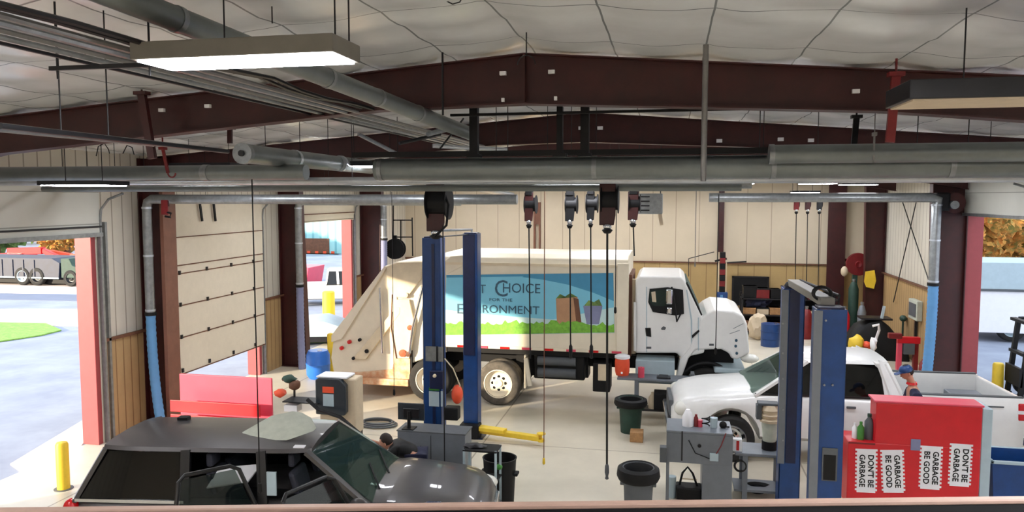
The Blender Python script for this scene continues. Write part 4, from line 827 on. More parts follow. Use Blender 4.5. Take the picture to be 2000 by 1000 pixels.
# bottles on the chest shelf
def bottle(label, x, y, Y, r, h, m, cap='black', zb=None):
    p = aY(x, y, Y); z = zb if zb is not None else p.z
    t = thing('bottle', label, 'bottle', (p.x, Y, z))
    MB().lathe([(0, 0), (r, 0), (r, h * .68), (r * .4, h * .84), (r * .36, h * .9), (0, h * .9)], (0, 0, 0), 18).build('body', m, t, smooth=True)
    MB().lathe([(0, h * .88), (r * .45, h * .88), (r * .45, h), (0, h)], (0, 0, 0), 14).build('cap', cap, t, smooth=True)
zs = p0.z
bottle('white bottle on the left end of the red tool chest', 1669, 850, YB_ + .2, .04, .24, 'paper', 'paper', zs)
bottle('green bottle between the white and grey bottles on the red tool chest', 1681, 850, YB_ + .15, .05, .28, 'green', 'green', zs)
bottle('grey spray bottle beside the upper part of the red tool chest', 1697, 850, YB_ + .2, .07, .4, 'bin_grey', 'dark_green', zs)
# left pinkish chest
Yp = 13.3; a, b = aY(350, 730, Yp), aY(532, 822, Yp); c = aY(345, 830, Yp)
tb2 = thing('tool_chest', 'wide red tool chest with a pink lid behind the black vehicle', 'tool chest', ((a.x + b.x) / 2, Yp + .3, 0))
MB().box(a.x, b.x, Yp, Yp + .05, b.z, a.z).build('open_lid', 'pink_red', tb2, world=True, bevel=.01)  # raised lid in a paler, pinker red than the cabinet
MB().box(a.x - .06, b.x + .06, Yp - .35, Yp + .35, .1, b.z).build('cabinet', 'red', tb2, world=True, bevel=.015)
for k in range(3): MB().box(a.x + .04, b.x - .04, Yp - .37, Yp - .35, .2 + k * .28, .43 + k * .28).build('drawer', 'red', tb2, world=True, bevel=.01)
for x in (a.x + .1, b.x - .1): MB().box(x - .05, x + .05, Yp - .25, Yp + .25, 0, .1).build('caster', 'black', tb2, world=True)
# wheel balancer
Yw = 12.9; a, b = aY(615, 738, Yw), aY(660, 812, Yw)
wb_ = thing('wheel_balancer', 'dark grey wheel balancer hood with an orange and white label', 'workshop machine', (a.x + .25, Yw + .2, 0))
x1 = aY(662, 0, Yw).x
MB().prism([(a.x, b.z), (a.x, a.z - .04), (a.x + .06, a.z), (x1 - .12, a.z), (x1, a.z - .12), (x1, b.z + .06), (x1 - .04, b.z)], Yw, Yw + .12).build('wheel_guard', 'screen', wb_, world=True, bevel=.02)
MB().box(a.x + .02, x1 + .14, Yw + .12, Yw + .5, .5, a.z - .02).build('housing', 'beige', wb_, world=True, bevel=.03)
MB().box(a.x, x1, Yw + .05, Yw + .45, a.z - .01, a.z + .025).build('top_tray', 'paper', wb_, world=True, bevel=.01)
px_box(wb_, 'warning_label', 630, 755, 652, 768, Yw - .002, 'orange', .008); px_box(wb_, 'warning_label', 631, 769, 652, 794, Yw - .002, 'label_grey', .008)
MB().box(a.x + .05, x1 + .1, Yw + .1, Yw + .55, 0, .6).build('base', 'dark_metal', wb_, world=True, bevel=.02)
MB().tube([aY(600, 780, Yw - .1), aY(622, 800, Yw - .12), aY(665, 815, Yw - .2), aY(700, 845, Yw - .35), aY(724, 880, Yw - .5)], .035, 8).build('guard_arm', 'black', wb_, world=True, smooth=True)
MB().box(0, .01, 0, .01, 0, .01)
for i, (x, y, rx, rz, m_, lab, nm) in enumerate(((547, 768, .12, .08, 'orange', 'orange-brown rag left of the wheel balancer', 'rag'), (575, 752, .12, .1, 'brown', 'brown leather glove heap left of the wheel balancer', 'glove'), (572, 787, .12, .05, 'paper', 'white cardboard box on the tray of the wheel balancer', 'box'), (565, 740, .14, .08, 'dark_green', 'dark green cloth behind the wheel balancer tray', 'cloth'))):
    p = aY(x, y, Yw + .1); one(nm, MB().blob(p, (rx, .1, rz), i + 2, 2, .3) if nm != 'box' else MB().box(p.x - .13, p.x + .13, Yw, Yw + .2, b.z + .02, b.z + .14), m_, lab, nm, smooth=(nm != 'box'))
one('steel_shelf', MB().box(aY(535, 0, Yw).x, aY(608, 0, Yw).x, Yw - .04, Yw + .34, b.z + .2, b.z + .22).box(aY(540, 0, Yw).x, aY(540, 0, Yw).x + .03, Yw + .3, Yw + .33, 0, b.z + .5).box(aY(608, 0, Yw).x, aY(608, 0, Yw).x + .03, Yw + .3, Yw + .33, 0, b.z + .5), 'dark_metal', 'low dark steel shelf left of the wheel balancer', 'shelf')
# hose lying on the floor in front of the rear of the truck
p = aZ(738, 828, .03); m = MB()
for k in range(3): m.tube([(p.x + (.42 - .05 * k) * math.cos(a), p.y + (.28 - .03 * k) * math.sin(a), .03 + .03 * k) for a in [2 * math.pi * j / 30 for j in range(31)]], .02, 6)
one('hose_coil', m, 'bin_grey', 'coil of grey air hose lying on the floor left of the monitor', 'hose', smooth=True)
# ---- grey cabinet with monitor (left)
Yg = 11.65; a, b = aY(776, 842, Yg), aY(908, 842, Yg)
g1 = thing('storage_cabinet', 'plain grey steel cabinet under the left lift post, behind the black hood', 'cabinet', ((a.x + b.x) / 2, Yg + .2, 0))
MB().box(a.x, b.x, Yg, Yg + .42, .06, a.z).build('body', 'grey_cab', g1, world=True, bevel=.01)
MB().box(a.x - .01, b.x + .01, Yg - .01, Yg + .44, a.z, a.z + .02).build('top', 'bin_grey', g1, world=True)
MB().box((a.x + b.x) / 2 - .004, (a.x + b.x) / 2 + .004, Yg - .004, Yg, .1, a.z - .04).build('door_gap', 'dark_metal', g1, world=True)
MB().box(a.x + .03, b.x - .03, Yg + .03, Yg + .4, 0, .06).build('plinth', 'dark_metal', g1, world=True)
c, d = aY(777, 786, Yg + .15), aY(829, 822, Yg + .15)
mo = thing('computer_monitor', 'black monitor seen from behind on a post above the grey cabinet', 'monitor', (aY(790, 0, Yg + .15).x, Yg + .15, a.z + .02))
MB().box(c.x, d.x, Yg + .14, Yg + .17, d.z, c.z).build('screen_back', 'screen', mo, world=True, bevel=.008)
MB().box(c.x + .1, d.x - .08, Yg + .11, Yg + .14, d.z + .04, c.z - .08).build('back_cover', 'dark_metal', mo, world=True, bevel=.01)
MB().tube([(aY(790, 0, Yg + .1).x, Yg + .1, a.z + .02), (aY(790, 0, Yg + .1).x, Yg + .1, c.z - .12)], .03, 10).build('stand', 'black', mo, world=True)
MB().box(aY(790, 0, Yg + .1).x - .1, aY(790, 0, Yg + .1).x + .1, Yg + .02, Yg + .22, a.z + .02, a.z + .035).build('stand_foot', 'black', mo, world=True)
p = aY(825, 885, Yg - .03); t = thing('air_gun', 'small black air gun hanging on the front of the left grey cabinet', 'tool', p)
MB().box(-.05, .06, -.02, .03, -.02, .03).box(-.04, 0, -.02, .03, -.1, 0).build('body', 'black', t, bevel=.01); MB().tube([(-.05, 0, 0), (-.14, 0, 0)], .02, 8).build('nozzle', 'label_grey', t, smooth=True)
MB().tube([(.02, 0, .03), (-.05, .04, .12), (-.14, .06, .26)], .006, 6).build('hose', 'black', t)
# ---- trash bins
def bin_(label, x, ytop, Y, r, h, m, lid=True, bag=True):
    p = aY(x, ytop, Y); t = thing('trash_bin', label, 'trash bin', (p.x, Y, 0)); h = p.z if h is None else h
    MB().lathe([(0, 0), (r * .78, 0), (r * .95, h * .96), (r * 1.0, h), (r * .92, h), (r * .72, .03), (0, .03)], (0, 0, 0), 28).build('barrel', m, t, smooth=True)
    if bag: MB().lathe([(r * 1.0, h * .82), (r * 1.22, h * .79), (r * 1.34, h * .86), (r * 1.28, h * .98), (r * 1.05, h * 1.02), (r * .85, h * .97), (r * .8, h * .6), (0, h * .5)], (0, 0, 0), 26).build('bag_liner', 'black', t, smooth=True)
    for s in (-1, 1): MB().box(s * r * .98 - .03, s * r * .98 + .03, -.08, .08, h * .7, h * .75).build('handle', m, t, bevel=.01)
    return t
bin_('round grey trash bin with a black bag over its rim, front centre', 1247, 912, 11.3, .24, None, 'bin_grey')
bin_('smaller dark trash bin at the left end of the far workbench', 1232, 778, 15.9, .26, None, 'dark_green')
t = bin_('tall black trash bin in front of the nose of the black vehicle', 976, 893, 11.35, .27, None, 'black', bag=False)
MB().box(-.12, .12, -.1, .1, 0, .02)
Yt = 10.7; a, b = aY(903, 878, Yt), aY(970, 878, Yt)
tc = thing('tool_cart', 'small black tool cart between the grey cabinet and the tall black bin', 'tool cart', ((a.x + b.x) / 2, Yt + .15, 0))
for z in (a.z, a.z - .45, .2): MB().box(a.x, b.x, Yt, Yt + .35, z - .03, z).build('tray', 'black', tc, world=True, bevel=.01)
for x in (a.x + .02, b.x - .02):
    for y in (Yt + .02, Yt + .33): MB().box(x - .015, x + .015, y - .015, y + .015, .03, a.z).build('leg', 'label_grey', tc, world=True)
one('glove', MB().blob((a.x + .15, Yt + .15, a.z + .02), (.16, .1, .04), 5, 2, .4), 'dark_metal', 'dark work glove on top of the small black tool cart', 'glove', smooth=True)
p = aY(975, 912, 11.03); one('work_ball', MB().ell(p, (.05, .05, .045)), 'green', 'small green hose fitting hooked on the tall black bin', 'fitting', smooth=True)
# ---- far workbench
Yb = 16.72; z = .94; xa_, xb2 = aY(1205, 752, Yb).x, aY(1405, 750, Yb).x
wk = thing('workbench', 'long grey workbench in front of the garbage truck cab', 'workbench', ((xa_ + xb2) / 2, Yb + .35, 0))
MB().box(xa_, xb2, Yb, Yb + .5, z - .05, z).build('top', 'grey_cab', wk, world=True, bevel=.01)
for x in (xa_ + .42, xb2 - .1):
    for y in (Yb + .05, Yb + .45): MB().box(x - .04, x + .04, y - .04, y + .04, 0, z - .05).build('leg', 'grey_cab', wk, world=True)
MB().box(xa_ + .45, xb2, Yb + .1, Yb + .46, .2, .24).build('lower_shelf', 'dark_metal', wk, world=True)
MB().box(xa_ + .8, xb2 - .35, Yb + .05, Yb + .42, .24, .62).build('drawer_unit', 'black', wk, world=True, bevel=.01)
p = aY(1215, 752, Yb + .3)
co_ = thing('water_cooler', 'orange drink cooler with a white lid on the end of the workbench', 'cooler', (p.x, Yb + .3, z))
MB().lathe([(0, 0), (.14, 0), (.16, .08), (.165, .3), (.15, .38), (0, .38)], (0, 0, 0), 24).build('barrel', 'orange', co_, smooth=True)
MB().lathe([(.15, .37), (.17, .38), (.17, .43), (.1, .46), (0, .46)], (0, 0, 0), 24).build('lid', 'paper', co_, smooth=True)
MB().box(-.02, .02, -.2, -.15, .06, .1).build('tap', 'paper', co_, bevel=.005)
p = aY(1252, 752, Yb + .15); one('paper_roll', MB().lathe([(.02, 0), (.07, 0), (.07, .22), (.02, .22)], (p.x, Yb + .15, z), 16), 'pink_red', 'pink roll of wipes on the far workbench beside the orange cooler', 'roll', smooth=True)
for i, (x, w_, h_, m_, lab) in enumerate(((1352, .12, .14, 'bin_grey', 'small grey vise on the far workbench'), (1296, .3, .04, 'dark_metal', 'flat dark tool tray on the far workbench'))):
    p = aY(x, 752, Yb + .2); one('vise' if i == 0 else 'tool_tray', MB().box(p.x - w_ / 2, p.x + w_ / 2, Yb + .1, Yb + .3, z, z + h_ * .6).box(p.x - w_ / 3, p.x + w_ / 3, Yb + .05, Yb + .35, z + h_ * .3, z + h_), m_, lab, 'vise' if i == 0 else 'tray', bevel=.01)
p = aY(1244, 836, 15.4); one('wooden_block', MB().box(p.x - .13, p.x + .13, 15.2, 15.5, 0, .2), 'wood', 'small wooden crate on the floor below the far workbench', 'crate', bevel=.01)
p = aY(1275, 800, 16.95); one('plastic_jug', MB().lathe([(0, 0), (.1, 0), (.1, .24), (.04, .32), (.04, .36), (0, .36)], (p.x, 16.95, .24), 16), 'beige', 'beige jug on the lower shelf of the far workbench', 'jug', smooth=True)
# ---- near grey work station (right of centre)
Ys = 12.2; a, b = aY(1302, 840, Ys), aY(1432, 838, Ys); zt_ = a.z; zp = aY(1302, 902, Ys).z; xs_ = aY(1372, 900, Ys).x
ws = thing('work_station', 'grey steel work station with a side cabinet, right of the round bin', 'work station', ((a.x + b.x) / 2, Ys + .3, 0))
MB().box(a.x, b.x, Ys, Ys + .7, zt_ - .04, zt_).build('top', 'grey_cab', ws, world=True, bevel=.01)
MB().box(a.x, b.x, Ys, Ys + .04, zp, zt_ - .04).build('front_panel', 'grey_cab', ws, world=True, bevel=.006)
MB().box(xs_, b.x, Ys + .005, Ys + .68, .05, zp + .05).build('side_cabinet', 'grey_cab', ws, world=True, bevel=.006)
for y in (Ys + .03, Ys + .66): MB().box(a.x, a.x + .05, y - .025, y + .025, 0, zp).build('leg', 'grey_cab', ws, world=True)
px_box(ws, 'side_pocket', 1289, 868, 1302, 898, Ys, 'bin_grey', .15, .01)
px_box(ws, 'panel_gap', 1331, 842, 1333, 900, Ys + .002, 'dark_metal', .006)
px_box(ws, 'socket_box', 1386, 884, 1403, 900, Ys, 'label_grey', .04, .006)
MB().tube([aY(1345, 860, Ys - .02), aY(1358, 885, Ys - .03), aY(1386, 896, Ys - .03)], .008, 6).build('black_lead', 'black', ws, world=True)
MB().tube([aY(1418, 846, Ys - .02), aY(1408, 872, Ys - .03), aY(1398, 888, Ys - .03)], .008, 6).build('red_lead', 'dark_red', ws, world=True)
MB().ell(aY(1366, 871, Ys - .02), (.03, .02, .03), 10, 6).build('hook', 'black', ws, world=True)
def on_top(label, nm, x, m_, shape, Y=Ys + .3, zt__=None):
    p = aY(x, 838, Y); mb = shape(p.x, Y, zt_ if zt__ is None else zt__); return one(nm, mb, m_, label, nm.split('_')[-1], smooth=True)
on_top('white plastic jug standing on the grey work station', 'plastic_jug', 1343, 'paper', lambda x, y, z: MB().lathe([(0, 0), (.085, 0), (.09, .15), (.05, .24), (.035, .27), (0, .27)], (x, y, z), 18))
on_top('small dark red spray can on the grey work station', 'spray_can', 1359, 'dark_red', lambda x, y, z: MB().lathe([(0, 0), (.035, 0), (.035, .14), (.02, .17), (.02, .2), (0, .2)], (x, y, z), 14))
on_top('pink can next to the dark red spray can on the work station', 'paint_can', 1367, 'pink_red', lambda x, y, z: MB().lathe([(0, 0), (.04, 0), (.04, .11), (0, .11)], (x, y, z), 14))
on_top('black coiled battery clamp on the grey work station', 'battery_clamp', 1378, 'black', lambda x, y, z: MB().tube([(x + .06 * math.cos(a), y + .05 * math.sin(a), z + .02 + .012 * a) for a in [k * .6 for k in range(22)]], .012, 6))
on_top('clear pale container on the grey work station', 'plastic_container', 1394, 'label_grey', lambda x, y, z: MB().lathe([(0, 0), (.05, 0), (.06, .16), (0, .16)], (x, y, z), 16))
on_top('black knob tool at the right corner of the work station', 'hand_tool', 1412, 'black', lambda x, y, z: MB().ell((x, y, z + .05), (.06, .04, .06), 10, 8).tube([(x, y, z + .02), (x + .1, y, z + .02)], .015, 6))
# floor jack under the work station
p = aY(1345, 950, Ys + .3); t = thing('floor_jack', 'black jack with a hooped handle under the grey work station', 'jack', (p.x, Ys + .3, 0))
MB().box(-.2, .2, -.15, .15, .02, .22).build('body', 'black', t, bevel=.02)
MB().tube([(-.15, 0, .2), (-.1, 0, .42), (-.02, 0, .52), (.06, 0, .42), (.14, 0, .2)], .018, 8).build('handle', 'black', t, smooth=True)
MB().tube([(-.13, 0, .32), (.13, 0, .32)], .012, 6).build('cross_bar', 'beige', t); MB().lathe([(0, 0), (.07, 0), (.07, .35), (0, .35)], (-.27, 0, 0), 16).build('cylinder', 'label_grey', t, smooth=True)
# second bench right of the work station
Yr = 12.6; a, b = aY(1436, 884, Yr), aY(1530, 884, Yr)
w2 = thing('workbench', 'low grey bench between the work station and the right lift', 'workbench', ((a.x + b.x) / 2, Yr + .3, 0))
MB().box(a.x, b.x, Yr, Yr + .6, a.z - .05, a.z).build('top', 'grey_cab', w2, world=True, bevel=.01)
for x in (a.x + .16, b.x - .03):
    for y in (Yr + .04, Yr + .55): MB().box(x - .04, x + .04, y - .03, y + .03, 0, a.z - .05).build('leg', 'grey_cab', w2, world=True)
MB().box(a.x, b.x, Yr + .05, Yr + .55, .12, .16).build('lower_shelf', 'grey_cab', w2, world=True)
p = aY(1440, 880, Yr + .1); c = thing('parts_box', 'white box with a red stripe on the corner of the low grey bench', 'box', (p.x, Yr + .12, a.z)); MB().box(-.07, .07, -.06, .06, 0, .2).build('carton', 'paper', c, bevel=.004); MB().box(-.02, .025, -.064, -.06, .02, .18).build('red_stripe', 'lamp_red', c)
for i, (x, y, r_, m_, lab, nm) in enumerate(((1446, 910, .09, 'rubber', 'black rubber ring hanging from the low grey bench', 'rubber_ring'), (1480, 955, .14, 'black', 'tangled black belts on the lower shelf of the low grey bench', 'drive_belt'))):
    q = aY(x, y, Yr + .02 if i == 0 else Yr + .25); m = MB()
    for k in range(1 if i == 0 else 4): m.tube([q + Vector((r_ * math.cos(a_) * (1 + .2 * k), .03 * k, r_ * math.sin(a_) * (1 if i == 0 else .5))) for a_ in [2 * math.pi * j / 18 for j in range(19)]], .018, 6)
    one(nm, m, m_, lab, 'belt' if i else 'ring', smooth=True)
# engine hoist parts behind the left post C: grey motor on a stand
p = aY(1503, 845, 12.9); t = thing('engine_part', 'tan and black engine part on a stand left of the right lift', 'engine', (p.x, 12.9, a.z))
MB().lathe([(0, .46), (.16, .46), (.17, .5), (.12, .52), (.16, .58), (.12, .6), (.15, .66), (.11, .74), (0, .74)], (0, 0, 0), 18).build('housing', 'beige', t, smooth=True); MB().lathe([(0, .1), (.1, .1), (.13, .42), (.1, .48), (0, .48)], (.0, 0, 0), 16).build('pot', 'pale_cloth', t, smooth=True); MB().lathe([(0, 0), (.12, 0), (.12, .14), (0, .14)], (0, 0, 0), 16).build('foot', 'black', t, smooth=True); MB().box(-.2, .12, -.1, .1, .74, .78).box(-.22, -.14, -.08, .08, .5, .74).build('cover_plate', 'bin_grey', t, bevel=.01)
# blue bin at the lower right
Yq = 12.6; a = aY(1938, 892, Yq); t = thing('storage_bin', 'blue storage bin with a pale rim at the lower right edge', 'storage bin', (a.x + .5, Yq + .35, 0)); zq = a.z - .06
MB().loft([[(-.42, -.3, .05), (.42, -.3, .05), (.42, .3, .05), (-.42, .3, .05)], [(-.5, -.36, zq), (.5, -.36, zq), (.5, .36, zq), (-.5, .36, zq)], [(-.47, -.33, zq), (.47, -.33, zq), (.47, .33, zq), (-.47, .33, zq)], [(-.39, -.27, .1), (.39, -.27, .1), (.39, .27, .1), (-.39, .27, .1)]]).build('tub', 'blue_lift', t)
MB().box(-.53, .53, -.39, -.34, zq - .04, zq + .01).box(-.53, .53, .34, .39, zq - .04, zq + .01).box(-.53, -.48, -.39, .39, zq - .04, zq + .01).box(.48, .53, -.39, .39, zq - .04, zq + .01).build('rim', 'label_grey', t, bevel=.01)
MB().box(-.4, .4, -.28, .28, 0, .05).build('base', 'black', t)
one('floor_board', MB().box(aY(1700, 968, 12.2).x, aY(2010, 968, 12.2).x, 12.05, 12.3, 0, .05), 'paper', 'long white board on the floor in front of the red tool chest', 'board')
# ================================================================== BACK RIGHT CORNER
Yk = 30.75
a, b = aY(1430, 539, Yk), aY(1501, 598, Yk)
t = thing('notice_board', 'large dark board on the tan part of the back wall', 'board', ((a.x + b.x) / 2, Yk, b.z))
MB().box(a.x, b.x, Yk, Yk + .05, b.z, a.z).build('panel', 'black', t, world=True); 
for x0_, x1_, z0_, z1_ in ((a.x, b.x, a.z - .06, a.z), (a.x, b.x, b.z, b.z + .06), (a.x, a.x + .06, b.z, a.z), (b.x - .06, b.x, b.z, a.z)): MB().box(x0_, x1_, Yk - .02, Yk + .02, z0_, z1_).build('frame', 'dark_metal', t, world=True)
one('folded_tarp', MB().blob(aY(1482, 588, 28.6), (.42, .3, .24), 9, 3, .5), 'navy', 'crumpled blue tarp in front of the dark board', 'tarp', smooth=True)
# blue jack stand tower with red and black pads in front of the board
Yj = 29.6; p = aY(1410, 570, Yj)
t = thing('jack_tower', 'blue post with a stack of red and black blocks on top, behind the truck hood', 'jack stand', (p.x, Yj, 0))
MB().box(-.2, .2, -.15, .15, 0, p.z).build('post', 'blue_lift', t, bevel=.02); MB().tube([(-.02, -.17, .1), (-.02, -.17, p.z - .1)], .05, 10).build('cylinder', 'blue_hose', t, smooth=True)
zz = p.z; zt2 = aY(1410, 492, Yj).z; n = 7
for k in range(n):
    z0 = zz + (zt2 - zz) * k / n; MB().box(-.1, .1, -.1, .1, z0, z0 + (zt2 - zz) / n * .96).build('block', 'dark_red' if k % 2 else 'black', t, bevel=.01)
for s in (-.14, .14): MB().box(s - .015, s + .015, -.05, .05, zz, zt2 - .4).build('side_strap', 'cream', t)
MB().bar((-.28, 0, zt2 - .35), (.15, 0, zt2 - .25), .07).build('arm', 'black', t)
one('wall_shelf_rail', MB().bar(aY(1345, 505, 30.6), aY(1395, 492, 30.6), .03).bar(aY(1345, 505, 30.6), aY(1345, 540, 30.6), .03).bar(aY(1420, 513, 30.6), aY(1458, 511, 30.6), .05), 'dark_metal', 'dark bent rail on the back wall just above its tan part', 'rail')
# ladder frame and cable drum at the back left corner
a, b = aY(768, 428, 30.6), aY(808, 492, 30.6); m = MB()
for (p, q) in (((768, 430), (805, 430)), ((805, 425), (806, 500)), ((772, 463), (806, 463)), ((768, 395), (768, 490)), ((783, 430), (783, 490))): m.bar(aY(*p, 27.4), aY(*q, 27.4), .04)
one('ladder_rack', m, 'dark_metal', 'dark metal ladder rack on the back wall in the left corner', 'rack')
p = aY(772, 486, 27.0); t = thing('cable_drum', 'black and blue hose drum mounted beside the brown back column', 'drum', p)
MB().lathe([(0, -.12), (.38, -.12), (.38, -.09), (.2, -.07), (.2, .07), (.38, .09), (.38, .12), (0, .12)], (0, 0, 0), 24, 'Y').build('drum', 'black', t, smooth=True)
MB().tube([(.24 * math.cos(a_), -.05 + .012 * k, .24 * math.sin(a_) - .03) for k in range(1) for a_ in [2 * math.pi * j / 20 for j in range(21)]], .07, 8).build('hose', 'blue_lift', t, smooth=True)
MB().box(-.75, 0, -.04, .04, .1, .16).box(-.06, .06, -.05, .05, .3, .5).build('arm', 'black', t)
# red hose reel, fire fittings
p = aY(1676, 516, 29.0); t = thing('hose_reel', 'round red hose reel mounted between the columns on the right back wall', 'hose reel', p)
MB().lathe([(0, -.1), (.1, -.12), (.12, -.08), (.4, -.08), (.4, -.05), (.28, -.03), (.28, .05), (.4, .07), (.4, .1), (0, .1)], (0, 0, 0), 28, 'Y').build('drum', 'dark_red', t, smooth=True)
MB().bar((0, .1, 0), (0, 1.97, .0), .1).box(.1, .5, -.02, .04, -.03, .06).build('bracket', 'dark_red', t)
MB().bar((-.1, 0, -.38), (-.12, 0, -1.3), .16).build('hose_bundle', 'dark_green', t)
for nm, x, y0, y1, w_, Y, m_, lab, cat in (('gas_cylinder', 1668, 545, 660, .17, 28.7, 'dark_green', 'dark green gas cylinder below the round red hose reel', 'gas cylinder'), ('gas_cylinder', 1650, 598, 690, .18, 28.2, 'red', 'red gas cylinder beside the near right lift post', 'gas cylinder'), ('gas_cylinder', 1576, 598, 690, .2, 27.8, 'dark_red', 'red gas cylinder seen between the two right lift posts', 'gas cylinder'), ('gas_cylinder', 1684, 590, 680, .14, 27.8, 'grey_cab', 'grey blue gas cylinder right of the red one', 'gas cylinder')):
    p = aY(x, y0, Y); q = max(0.0, p.z - 1.9); t = thing(nm, lab, cat, (p.x, Y, 0 if p.z < 2.2 else 0))
    MB().lathe([(0, 0), (w_, 0), (w_, p.z - .35), (w_ * .6, p.z - .15), (w_ * .3, p.z - .1), (0, p.z - .1)], (0, 0, 0), 18).build('body', m_, t, smooth=True); MB().lathe([(0, p.z - .1), (.05, p.z - .1), (.06, p.z), (0, p.z)], (0, 0, 0), 10).build('valve', 'galv', t, smooth=True)
p = aY(1699, 545, 27.95); one('work_vest', MB().loft([[p + Vector((-.14, 0, .25)), p + Vector((.14, 0, .3)), p + Vector((.14, .06, .3)), p + Vector((-.14, .06, .25))], [p + Vector((-.17, -.03, -.1)), p + Vector((.2, 0, -.05)), p + Vector((.2, .08, -.05)), p + Vector((-.17, .08, -.1))], [p + Vector((-.1, 0, -.28)), p + Vector((.14, 0, -.33)), p + Vector((.14, .05, -.33)), p + Vector((-.1, .05, -.28))]]), 'yellow', 'yellow work vest hanging under the round red hose reel', 'vest', smooth=True)
p = aY(1649, 530, 28.8); one('work_light', MB().ell(p, (.12, .1, .18)), 'beige', 'small pale work light on the corner column by the red reel', 'work light', smooth=True)
# covered machine
a, b = aY(1688, 625, 24.5), aY(1762, 690, 24.5)
t = thing('covered_machine', 'machine under a black tarp with a pale curved mark', 'machine', ((a.x + b.x) / 2, 24.8, 0))
cx = (a.x + b.x) / 2
q = [(aY(x, y, 24.5).x, max(0, aY(x, y, 24.5).z)) for x, y in ((1655, 672), (1680, 640), (1698, 631), (1722, 627), (1738, 638), (1756, 660), (1774, 682))]
q = [(q[0][0], 0)] + q + [(q[-1][0] + .05, 0)]
m = MB(); rows = []
for yy, sc_ in ((24.45, .86), (24.55, 1.0), (24.9, 1.03), (25.3, 1.0), (25.45, .8)): rows.append([(cx + (x - cx) * (.5 + sc_ / 2) + .05 * noise.noise(Vector((x * 3, yy * 4, z * 3))), yy + .04 * noise.noise(Vector((x * 5, z * 5, 1))), z * sc_) for x, z in q])
m.loft(rows); m.build('tarp', 'black', t, world=True, smooth=True)
MB().box(cx - .62, cx + .25, 24.5, 25.1, q[4][1] + .02, q[4][1] + .07).build('table', 'dark_metal', t, world=True)
MB().tube([aY(1704, 637, 24.0), aY(1716, 634, 24.0), aY(1717, 645, 24.05), aY(1709, 668, 24.1)], .04, 6).build('tarp_mark', 'paper', t, world=True)
MB().bar(aY(1722, 622, 24.5), aY(1727, 598, 24.5), .07).build('handle', 'label_grey', t, world=True)
for i, (x, y, rx2, rz2, m_, Y, lab, nm) in enumerate(((1672, 672, .22, .3, 'yellow', 24.0, 'yellow and orange funnel-shaped rag left of the covered machine', 'rag'), (1692, 675, .16, .12, 'orange', 24.1, 'orange bag at the foot of the covered machine', 'bag'), (1706, 672, .1, .2, 'paper', 23.6, 'white bottle shape in front of the covered machine', 'bottle'),
        (1630, 606, .3, .16, 'dark_green', 28.5, 'dark green bundle on the back shelf behind the lift', 'bundle'), (1810, 722, .2, .25, 'dark_red', 21.5, 'dark red bag at the foot of the right exhaust hose', 'bag'))):
    one(nm, MB().blob(aY(x, y, Y), (rx2, .2, rz2), i + 20, 2, .4), m_, lab, nm, smooth=True)
p = aY(1505, 632, 26.2); t = thing('oil_drum', 'dark blue oil drum beside the left post of the right lift', 'drum', (p.x, 26.2, 0))
zt3 = p.z; MB().lathe([(0, 0), (.3, 0), (.3, zt3 * .32), (.315, zt3 * .33), (.3, zt3 * .34), (.3, zt3 * .65), (.315, zt3 * .66), (.3, zt3 * .67), (.3, zt3), (0, zt3 - .01)], (0, 0, 0), 24).build('barrel', 'blue_lift', t, smooth=True); MB().lathe([(0, zt3), (.05, zt3), (.05, zt3 + .03), (0, zt3 + .03)], (.15, -.1, 0), 10).build('bung', 'chrome', t)
# loaded rack along the back wall behind the truck hood
Yr2 = 28.2; a, b = aY(1448, 600, Yr2), aY(1640, 600, Yr2)
t = thing('storage_rack', 'low dark storage rack full of parts along the back wall behind the right lift', 'rack', ((a.x + b.x) / 2, Yr2 + .4, 0))
for z in (.12, .72, 1.3): MB().box(a.x, b.x, Yr2, Yr2 + .7, z - .04, z).build('shelf', 'dark_metal', t, world=True)
for x in (a.x + .03, (a.x + b.x) / 2, b.x - .03):
    for y in (Yr2 + .03, Yr2 + .67): MB().box(x - .03, x + .03, y - .03, y + .03, 0, 1.45).build('upright', 'dark_metal', t, world=True)
MB().box(a.x, b.x, Yr2 + .66, Yr2 + .69, .1, 1.4).build('back_panel', 'black', t, world=True)
rr = random.Random(21); cols = [('brown', 'brown'), ('beige', 'beige'), ('black', 'black'), ('dark_green', 'dark green'), ('bin_grey', 'grey'), ('wood', 'tan'), ('dark_red', 'dark red'), ('navy', 'navy blue')]; n = 0
POS = ['far left', 'left', 'left of centre', 'centre', 'right of centre', 'right', 'far right']
for z, row in ((.12, 'bottom'), (.72, 'middle'), (1.3, 'top')):
    for k in range(7):
        x = a.x + .3 + k * (b.x - a.x - .5) / 6.5; m_, cn = cols[(n * 3 + k) % 8]; n += 1; w_ = rr.uniform(.16, .24); hh = rr.uniform(.22, .45)
        o = thing('parts_box', '%s parts box at the %s of the %s shelf of the back rack' % (cn, POS[k], row), 'box', (x, Yr2 + .32, z), rr.uniform(-.1, .1))
        MB().box(-w_, w_, -.22, .22, 0, hh).build('carton', m_, o, bevel=.01); MB().box(-w_ - .01, w_ + .01, -.23, .23, hh - .05, hh).build('lid', 'black' if k % 2 else m_, o, bevel=.008)
p = aY(1480, 612, 27.3); one('sack_heap', MB().blob((p.x, 27.3, p.z * .48), (.3, .28, p.z * .5), 33, 3, .35, 1.8), 'beige', 'tall heap of crumpled beige sacks right of the truck hood', 'sack', smooth=True)
zt5 = aY(1690, 690, 23.8).z; a, b = aY(1655, 0, 23.8), aY(1722, 0, 23.8); t = thing('work_table', 'small dark work table behind the cab of the white pickup', 'table', ((a.x + b.x) / 2, 23.8, 0))
MB().box(a.x, b.x, 23.4, 24.3, zt5 - .04, zt5).build('top', 'dark_metal', t, world=True)
